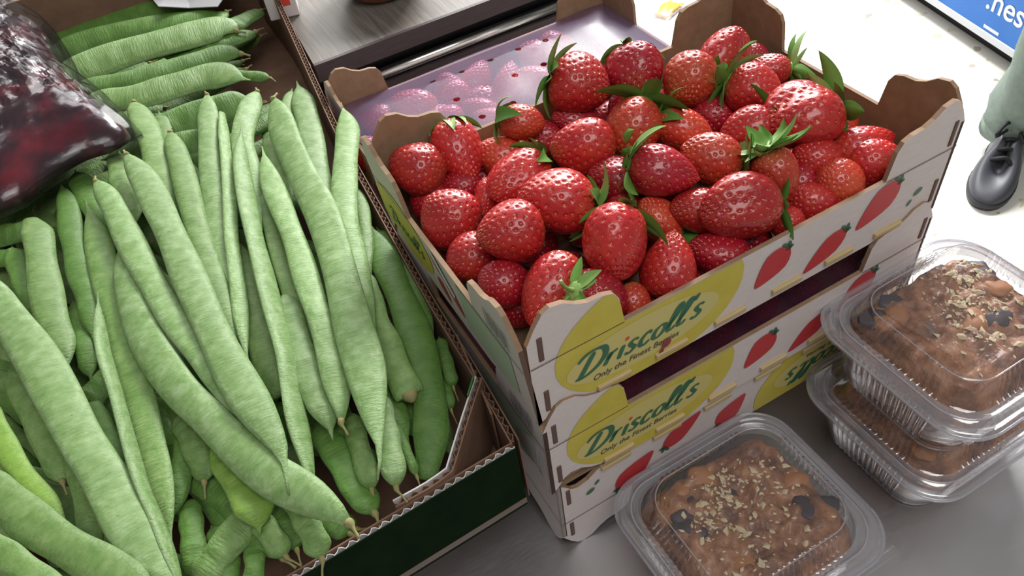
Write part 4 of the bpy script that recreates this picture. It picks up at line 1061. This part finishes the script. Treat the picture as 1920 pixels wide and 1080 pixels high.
def nut(rnd, s):
    V = [Vector((rnd.uniform(.8, 1.2)*x*s, rnd.uniform(.7, 1.2)*y*s*.55, rnd.uniform(.7, 1.2)*z*s*.4)) for x, y, z in ((1, 0, 0), (0, 1, 0), (-1, 0, 0), (0, -1, 0), (0, 0, 1), (0, 0, -1), (.6, .6, .5), (-.6, -.5, .5))]
    bm = bmesh.new(); [bm.verts.new(p) for p in V]; bmesh.ops.convex_hull(bm, input=bm.verts)
    v = [q.co.copy() for q in bm.verts]; bm.verts.index_update(); f = [tuple(q.index for q in fc.verts) for fc in bm.faces]; bm.free(); return v, f
LUMPM = {'dark_fruit': mat('dark_dried_fruit', (.045, .032, .040), .55), 'orange_fruit': mat('orange_dried_fruit', (.34, .14, .05), .55)}
LUMPME = {}
for nm, mm in LUMPM.items():
    _b = bmesh.new(); bmesh.ops.create_icosphere(_b, subdivisions=3, radius=.011)
    for q in _b.verts:
        q.co *= 1+.35*mnoise.noise(q.co*110+Vector((len(nm), 0, 0))); q.co.z *= .45
    me = bpy.data.meshes.new(nm); _b.to_mesh(me); _b.free(); me.materials.append(mm); me.polygons.foreach_set('use_smooth', [True]*len(me.polygons)); LUMPME[nm] = me
NUTME = []
for i in range(4):
    v, f = nut(random.Random(i), .0050); me = bpy.data.meshes.new('nut_piece'); me.from_pydata([tuple(p) for p in v], [], f); me.update(); me.materials.append(MAT_NUT); NUTME.append(me)
def tub(loc, lab, clab, seed, dens_c):
    t = empty('plastic_tub', loc, 0, lab, 'food tub', 'clear lidded tubs of cake')
    link('tub_base', TUB_BASE, None, t); link('lid', TUB_LID, None, t)
    for nm, me in BEADS: link(nm, me, None, t)
    k = link('pull_tab', TUB_TAB, None, t); k.location = (.052, -TWY/2-.002, BH); k.rotation_euler = (0, 0, .0)
    me, top, prof = cake_mesh(seed)
    c = empty('nut_cake', (loc[0], loc[1], loc[2]+.0008), 0, clab, 'cake', 'nut-topped cakes in tubs')
    link('cake_body', me, None, c)
    rnd = random.Random(seed*7+1); parts = []
    def spot():
        cx, cy, sg = rnd.choice(dens_c); 
        for _ in range(20):
            x, y = rnd.gauss(cx, sg), rnd.gauss(cy, sg)
            if math.hypot(x, y) < prof(math.atan2(y, x))*.96: return x, y
        return 0, 0
    for i in range(10):
        nm = 'dark_fruit' if i % 3 else 'orange_fruit'
        x, y = rnd.uniform(-.058, .058), rnd.uniform(-.05, .05)
        o = link(nm, LUMPME[nm], None, c); o.location = (x, y, min(top(x, y)-.0032, BH+DH-.008)); o.rotation_euler = (rnd.uniform(-.3, .3), rnd.uniform(-.3, .3), rnd.uniform(0, 6)); q = rnd.uniform(.6, 1.2); o.scale = (q*1.2, q, q*.9)
    for i in range(44):
        x, y = spot(); o = link('nut_piece', NUTME[i % 4], None, c); o.location = (x, y, top(x, y)+.0004); o.rotation_euler = (rnd.uniform(-.4, .4), rnd.uniform(-.4, .4), rnd.uniform(0, 6)); s = rnd.uniform(.6, 1.15); o.scale = (s, s, s)
    for i in range(220):
        x, y = spot(); v, f = nut(rnd, rnd.uniform(.0012, .0027)); a = rnd.uniform(0, 6)
        parts.append(([Matrix.Rotation(a, 3, 'Z') @ p+Vector((x, y, top(x, y)+.0004)) for p in v], f))
    v, f = merge(parts); o = pyd('nut_crumbs', v, f, MAT_NUT, c); o['kind'] = 'stuff'
    return t
tub((.1375, -.0855, CZ), 'clear ribbed tub standing alone in front of the crates, cake inside', 'nut-sprinkled brown cake in the tub standing alone', 1, [(0, 0, .035), (-.005, .03, .012), (-.02, -.04, .025), (-.03, .01, .016), (.03, .01, .02)])
tub((.3600, -.0830, CZ), 'lower clear ribbed tub of the stack of two at the right', 'brown cake in the lower stacked tub', 2, [(0, 0, .05)])
tub((.3560, -.0830, CZ+BH+DH), 'upper clear ribbed tub of the stack of two at the right', 'brown cake with pale chopped nuts in the upper stacked tub', 3, [(.015, .005, .018), (.0, -.01, .022), (.035, .03, .016), (.01, .0, .012)])

# ------------------------------------------------------------------ things on the shelf
MAT_PKG = mat('white_carton', (.62, .57, .57), .5)
p = at(545, 20, .19)
pk = empty('carton', (p.x+.004, p.y+.02, .1805), -.25, 'white carton with a red mark standing on the shelf beside the bean box', 'carton')
boxo('carton_body', -.03, .012, -.02, .02, 0, .11, MAT_PKG, pk, .002)
boxo('red_mark', -.008, .004, -.0206, -.0198, .018, .028, MAT_DOT, pk)
p = at(715, -30, .19); c0 = Vector((p.x, p.y, .1805))
m_terr = grain('glazed_brown_clay', (.20, .075, .03), (.28, .11, .05), 30, (1, 1, 1), .3, .03)
bowl = empty('clay_bowl', c0, 0, 'round brown clay bowl standing on the wood-grain shelf', 'bowl')
prof_ = [(.0, .0), (.040, .0), (.046, .004), (.062, .022), (.072, .045), (.074, .06), (.071, .06), (.068, .045), (.058, .024), (.04, .008), (0, .007)]
V = []; F = []; na = 48
for r_, z_ in prof_:
    for j in range(na): V.append((max(r_, .0005)*math.cos(2*PI*j/na), max(r_, .0005)*math.sin(2*PI*j/na), z_))
for i in range(len(prof_)-1):
    for j in range(na): F.append((i*na+j, i*na+(j+1) % na, (i+1)*na+(j+1) % na, (i+1)*na+j))
pyd('bowl_body', V, F, m_terr, bowl, True)
V = [(x, y, z) for x, y, z in tube_data([Vector((.0745*math.cos(2*PI*j/40), .0745*math.sin(2*PI*j/40), .0595)) for j in range(41)], .0028, 8)[0]]
pyd('rim', V, tube_data([Vector((.0745*math.cos(2*PI*j/40), .0745*math.sin(2*PI*j/40), .0595)) for j in range(41)], .0028, 8)[1], m_terr, bowl, True)
# white paper at the far end of the bean box
pp = [at(x, y, .205) for x, y in ((262, -30), (300, 18), (352, 8), (408, 12), (450, -40), (360, -70))]
V = []; 
for i, q in enumerate(pp): V.append(q+Vector((0, 0, .006*math.sin(i*2.1))))
V += [q-Vector((0, 0, .0012)) for q in V]; n = len(pp)
tag(pyd('paper_sheet', V, [tuple(range(n)), tuple(reversed(range(n, 2*n)))]+[(i, i+n, (i+1) % n+n, (i+1) % n) for i in range(n)], mat('white_paper', (.26, .26, .27), .7)), 'crumpled grey-white paper at the far end of the bean box', 'paper')

# ------------------------------------------------------------------ blue freezer, orange scrap, person
MAT_BLUE = grain('printed_blue', (.03, .17, .60), (.06, .25, .72), 3, (1, 1, 1), .3, 0)
MAT_WHITE = mat('white_enamel', (.75, .76, .8), .3)
MAT_WTXT = mat('white_print', (.82, .86, .92), .4)
A = at(1740, 0, FZ+.06); Bp = at(1900, 105, FZ+.06)
d = (Bp-A); d.z = 0; d.normalize()
org = A-d*1.28; ang = math.atan2(d.y, d.x)
fz = empty('chest_freezer', (org.x, org.y, FZ), ang, 'blue-fronted display freezer with white lettering standing on the terrazzo floor', 'freezer')
# local x runs along the front (towards the right of the picture), local +y is behind the front
boxo('cabinet', 0, 1.8, .004, .62, .06, .82, MAT_WHITE, fz, .01)
boxo('front_panel', .01, 1.79, 0, .006, .075, .80, MAT_BLUE, fz)
boxo('bottom_trim', 0, 1.8, -.004, .008, .055, .078, MAT_WHITE, fz, .002)
boxo('plinth', .04, 1.76, .05, .58, 0, .06, MAT_BLACK, fz)
boxo('glass_lid', .02, 1.78, .02, .60, .82, .85, MAT_WHITE, fz, .006)
tm = text_mesh('.nest', .098, 0.0); tm.materials.append(MAT_WTXT)
def fz_local(px, py):
    """point of the front plane seen at this pixel, in freezer coordinates"""
    nrm = Vector((d.y, -d.x, 0)); rr = ray(px, py); t = (Vector((org.x, org.y, 0))-CAM).dot(nrm)/rr.dot(nrm)
    q = CAM+rr*t-Vector((org.x, org.y, FZ)); return q.dot(d), q.z
tx, tz = fz_local(1848, 10); 
tt = link('lettering', tm, None, fz); tt.location = (tx, -.0015, tz-.004)
x0, z0 = fz_local(1845, 47); x1, z1 = fz_local(1872, 66)
boxo('dash_print', x0, x1, -.0012, .0002, min(z0, z1)-.003, min(z0, z1)+.006, MAT_WTXT, fz)
# scrap of orange packaging on the floor
p = at(1255, 22, FZ)
sc_ = empty('wrapper', (p.x, p.y, FZ), .4, 'orange and white wrapper lying on the bright floor behind the crates', 'wrapper')
V = []; F = []
for i in range(9):
    for j in range(6): V.append((-.06+.015*i, -.03+.012*j, .008+.010*mnoise.noise(Vector((i*.6, j*.7, 2)))+.012*math.sin(i/8*PI)))
for i in range(8):
    for j in range(5): F.append((i*6+j, (i+1)*6+j, (i+1)*6+j+1, i*6+j+1))
o = pyd('foil', V, F, mat('orange_foil', (.75, .36, .05), .35), sc_, True)
md = o.modifiers.new('s', 'SOLIDIFY'); md.thickness = .002
o = pyd('clear_end', [(x*1.25-.03, y*1.3, z*.8) for x, y, z in V], F, plastic('clear_wrapper', (.95, .95, .97), .2, (.8, .82, .86)), sc_, True)
# ---- person standing on the floor at the right
MAT_TROUS = grain('grey_green_cloth', (.16, .205, .175), (.205, .255, .22), 60, (1, 1, 1), .85, .15)
m = mat('black_leather', (.062, .064, .078), .5, 0, .5)
nz = noise(m, coords(m, 'Object'), 90, 3); bump(m, nz.outputs['Fac'], .15, .001)
MAT_LEATHER = m
MAT_SOLE = mat('dark_rubber_sole', (.035, .035, .04), .6)
MAT_LACE = mat('black_lace', (.010, .010, .012), .7)
MAT_SKIN = mat('skin', (.50, .28, .19), .5)
MAT_JACKET = grain('navy_cloth', (.025, .035, .07), (.04, .05, .09), 50, (1, 1, 1), .8, .1)
MAT_HAIR = mat('dark_hair', (.02, .013, .01), .6)
toe = at(1838, 396, FZ); heel = at(1884, 286, FZ)
sd = toe-heel; sd.z = 0; sd.normalize(); sang = math.atan2(sd.y, sd.x)
PER = empty('person', (toe.x, toe.y, FZ), sang, 'person in grey-green trousers and black lace-up shoes standing by the blue freezer', 'person')
# local frame: +x = walking direction (towards the counter), y = left; toe of visible shoe at the origin
K = 1.12
def shoe(oy, ox):
    Ls, Wd = .30*K, .108*K; V = []; F = []; na = 40; secs = []
    def outline(a, g):
        c, s = math.cos(a), math.sin(a); c = math.copysign(abs(c)**.78, c); s = math.copysign(abs(s)**.85, s); x = Ls*.5*c; w = Wd*.5*(1.0 if c > 0 else .82)*(1-.16*math.exp(-((c+.05)/.3)**2))
        return x*g, s*w*g
    prof = [(0, .97, 0), (.012, 1.0, 0), (.020, 1.0, 0)]
    for z, g, _ in prof: secs.append([(outline(2*PI*j/na, g)[0], outline(2*PI*j/na, g)[1], z) for j in range(na)])
    v, f = loft(secs); cap(v, f, 0, na, True); cap(v, f, 2*na, na)
    off = lambda vs: [(x-Ls*.5+ox, y+oy, z) for x, y, z in vs]
    pyd('shoe_sole', off(v), f, MAT_SOLE, PER, True)
    secs = []
    for k in range(13):
        t = k/12; lp = []
        for j in range(na):
            x, y = outline(2*PI*j/na, .97); u = (x/(Ls*.5)+1)/2     # 0 heel .. 1 toe
            hmax = (.105 if u < .45 else .105-.062*((u-.45)/.55)**.9)*K
            g = math.cos(t*PI/2)**.55 if u > .40 else (1-.30*t)
            cx = (x-.02)*g+.02 if u > .40 else x*(1-.12*t)
            lp.append((cx, y*max(g, .02), .018+(hmax-.018)*math.sin(t*PI/2)))
        secs.append(lp)
    v, f = loft(secs); cap(v, f, 12*na, na)
    up = pyd('shoe_upper', off(v), f, MAT_LEATHER, PER, True)
    md = up.modifiers.new('s', 'SUBSURF'); md.levels = 1; md.render_levels = 1
    for k in range(5):
        x = ox-Ls*.5+.045-.026*k; zt = (.073+.011*k)*K
        path = catmull([(x, oy-.026, zt-.012), (x+.006, oy-.010, zt+.002), (x-.002, oy+.010, zt+.003), (x+.004, oy+.026, zt-.012)], 14)
        v, f = tube_data(path, .0058, 7); pyd('lace', v, f, MAT_LACE, PER, True)
    for s in (-1, 1):
        path = catmull([(ox-Ls*.5-.05, oy, .118*K), (ox-Ls*.5-.02, oy+s*.022, .128*K), (ox-Ls*.5+.012, oy+s*.034, .108*K), (ox-Ls*.5-.02, oy+s*.016, .112*K)], 18)
        v, f = tube_data(path, .0048, 7); pyd('lace', v, f, MAT_LACE, PER, True)
shoe(0, 0); shoe(.30, -.06)
def leg(oy, ox):
    secs = []; n = 44
    H = [(.055, .080), (.068, .083), (.085, .081), (.10, .086), (.118, .080), (.14, .084), (.17, .081), (.21, .080), (.28, .082), (.40, .086), (.52, .086), (.66, .092), (.82, .102), (.96, .112)]
    for i, (z, r) in enumerate(H):
        lp = []
        for j in range(n):
            a = 2*PI*j/n; rr = r*K*(1+.085*math.sin(3*a+i*1.3)*(1 if z < .25 else .25)+.02*math.sin(7*a+z*40))
            lp.append((ox-.255*K+.02*z+rr*math.cos(a)*1.08, oy+rr*math.sin(a)*.92+(.15-oy)*.35*z, z*K))
        secs.append(lp)
    # turned-under hem
    inner = [((x-(ox-.255*K))*.93+(ox-.255*K), (y-oy)*.93+oy, z+.012) for x, y, z in secs[0]]
    return loft([inner]+secs)
v1, f1 = leg(0, 0); v2, f2 = leg(.30, -.06)
v, f = merge([(v1, f1), (v2, f2)])
# hips close the trousers
hip = []; n = 44
for z, rx, ry in ((.90, .13, .19), (1.0, .135, .19), (1.08, .125, .175)):
    hip.append([(-.22*K+rx*K*math.cos(2*PI*j/n), .15+ry*K*math.sin(2*PI*j/n), z*K) for j in range(n)])
hv, hf = loft(hip); cap(hv, hf, 2*n, n); cap(hv, hf, 0, n, True)
v, f = merge([(v, f), (hv, hf)])
tr = pyd('trousers', v, f, MAT_TROUS, PER, True)
# body: one skinned figure (ankles to head), clothing over it
def skin_fig(name, verts, edges, radii, m, sub=2):
    me = bpy.data.meshes.new(name); me.from_pydata([tuple(q) for q in verts], edges, []); me.update()
    o = link(name, me, m, PER)
    sk = o.modifiers.new('skin', 'SKIN'); sk.use_smooth_shade = True
    for i, r in enumerate(radii): me.skin_vertices[0].data[i].radius = (r, r)
    me.skin_vertices[0].data[0].use_root = True
    s = o.modifiers.new('sub', 'SUBSURF'); s.levels = sub; s.render_levels = sub
    return o
cx = -.22*K; cy = .15
def kk(x, y, z): return Vector((cx+x*K, cy+y*K, z*K))
verts = [kk(0, 0, .98), kk(0, 0, 1.2), kk(.01, 0, 1.42), kk(.0, 0, 1.53), kk(.02, 0, 1.60), kk(.03, 0, 1.70), kk(.02, 0, 1.79),
         kk(0, -.19, 1.44), kk(.02, -.25, 1.16), kk(.16, -.24, .98), kk(.22, -.235, .94),
         kk(0, .19, 1.44), kk(.02, .25, 1.16), kk(.16, .24, .98), kk(.22, .235, .94),
         kk(-.015, -.09, .92), kk(-.026, -.112, .5), kk(-.033, -.134, .12), kk(-.03, .09, .92), kk(-.07, .112, .5), kk(-.087, .134, .12)]
edges = [(0, 1), (1, 2), (2, 3), (3, 4), (4, 5), (5, 6), (2, 7), (7, 8), (8, 9), (9, 10), (2, 11), (11, 12), (12, 13), (13, 14), (0, 15), (15, 16), (16, 17), (0, 18), (18, 19), (19, 20)]
rad = [.12, .115, .11, .05, .075, .095, .06, .055, .045, .035, .03, .055, .045, .035, .03, .07, .045, .035, .07, .045, .035]
skin_fig('body', verts, edges, [r*K for r in rad], MAT_SKIN)
jv = [kk(0, 0, 1.06), kk(0, 0, 1.25), kk(.01, 0, 1.43), kk(.0, 0, 1.50), kk(0, -.2, 1.44), kk(.02, -.26, 1.16), kk(.15, -.245, .99), kk(0, .2, 1.44), kk(.02, .26, 1.16), kk(.15, .245, .99)]
skin_fig('jacket', jv, [(0, 1), (1, 2), (2, 3), (2, 4), (4, 5), (5, 6), (2, 7), (7, 8), (8, 9)], [r*K for r in (.15, .15, .145, .075, .075, .062, .05, .075, .062, .05)], MAT_JACKET)
for s in (-1, 1):
    w = kk(.22, s*.235, .94)
    for q, (dx, dy, ln) in enumerate(((.03, .030, .07), (.03, .012, .085), (.03, -.006, .09), (.028, -.022, .075))):
        b0 = w+Vector((dx*K*.6, s*dy*K, -.01)); P = catmull([w, b0, b0+Vector((ln*.5, 0, -.012)), b0+Vector((ln*.8, 0, -.045))], 8)
        v, f = tube_data(P, [.014, .013, .0115, .011, .0105, .010, .009, .006], 8); pyd('finger', v, f, MAT_SKIN, PER, True)
    P = catmull([w, w+Vector((.02, s*.0-.0, -.005))+Vector((0, -s*.035, 0)), w+Vector((.055, -s*.045, -.015))], 7)
    v, f = tube_data(P, [.014, .0135, .013, .012, .011, .010, .007], 8); pyd('thumb', v, f, MAT_SKIN, PER, True)
hb = bmesh.new(); bmesh.ops.create_uvsphere(hb, u_segments=24, v_segments=16, radius=.108*K)
for q in hb.verts:
    q.co.z *= 1.08
    if q.co.x > .05 and q.co.z < .04: q.co.x = .05
o = bm_obj('hair', hb, MAT_HAIR, PER, True); o.location = kk(.01, 0, 1.735)
for s in (-1, 1):
    eb = bmesh.new(); bmesh.ops.create_uvsphere(eb, u_segments=10, v_segments=8, radius=.012*K); o = bm_obj('eye', eb, mat('eye', (.05, .03, .02), .2), PER, True); o.location = kk(.112, s*.034, 1.695)
nb_ = bmesh.new(); bmesh.ops.create_cone(nb_, segments=10, radius1=.018*K, radius2=.006*K, depth=.05*K, cap_ends=True); o = bm_obj('nose', nb_, MAT_SKIN, PER, True); o.location = kk(.128, 0, 1.67)
v, f = tube_data(catmull([kk(.108, -.025, 1.625), kk(.12, 0, 1.622), kk(.108, .025, 1.625)], 8), .006, 8); pyd('mouth', v, f, mat('lips', (.4, .13, .11), .5), PER, True)
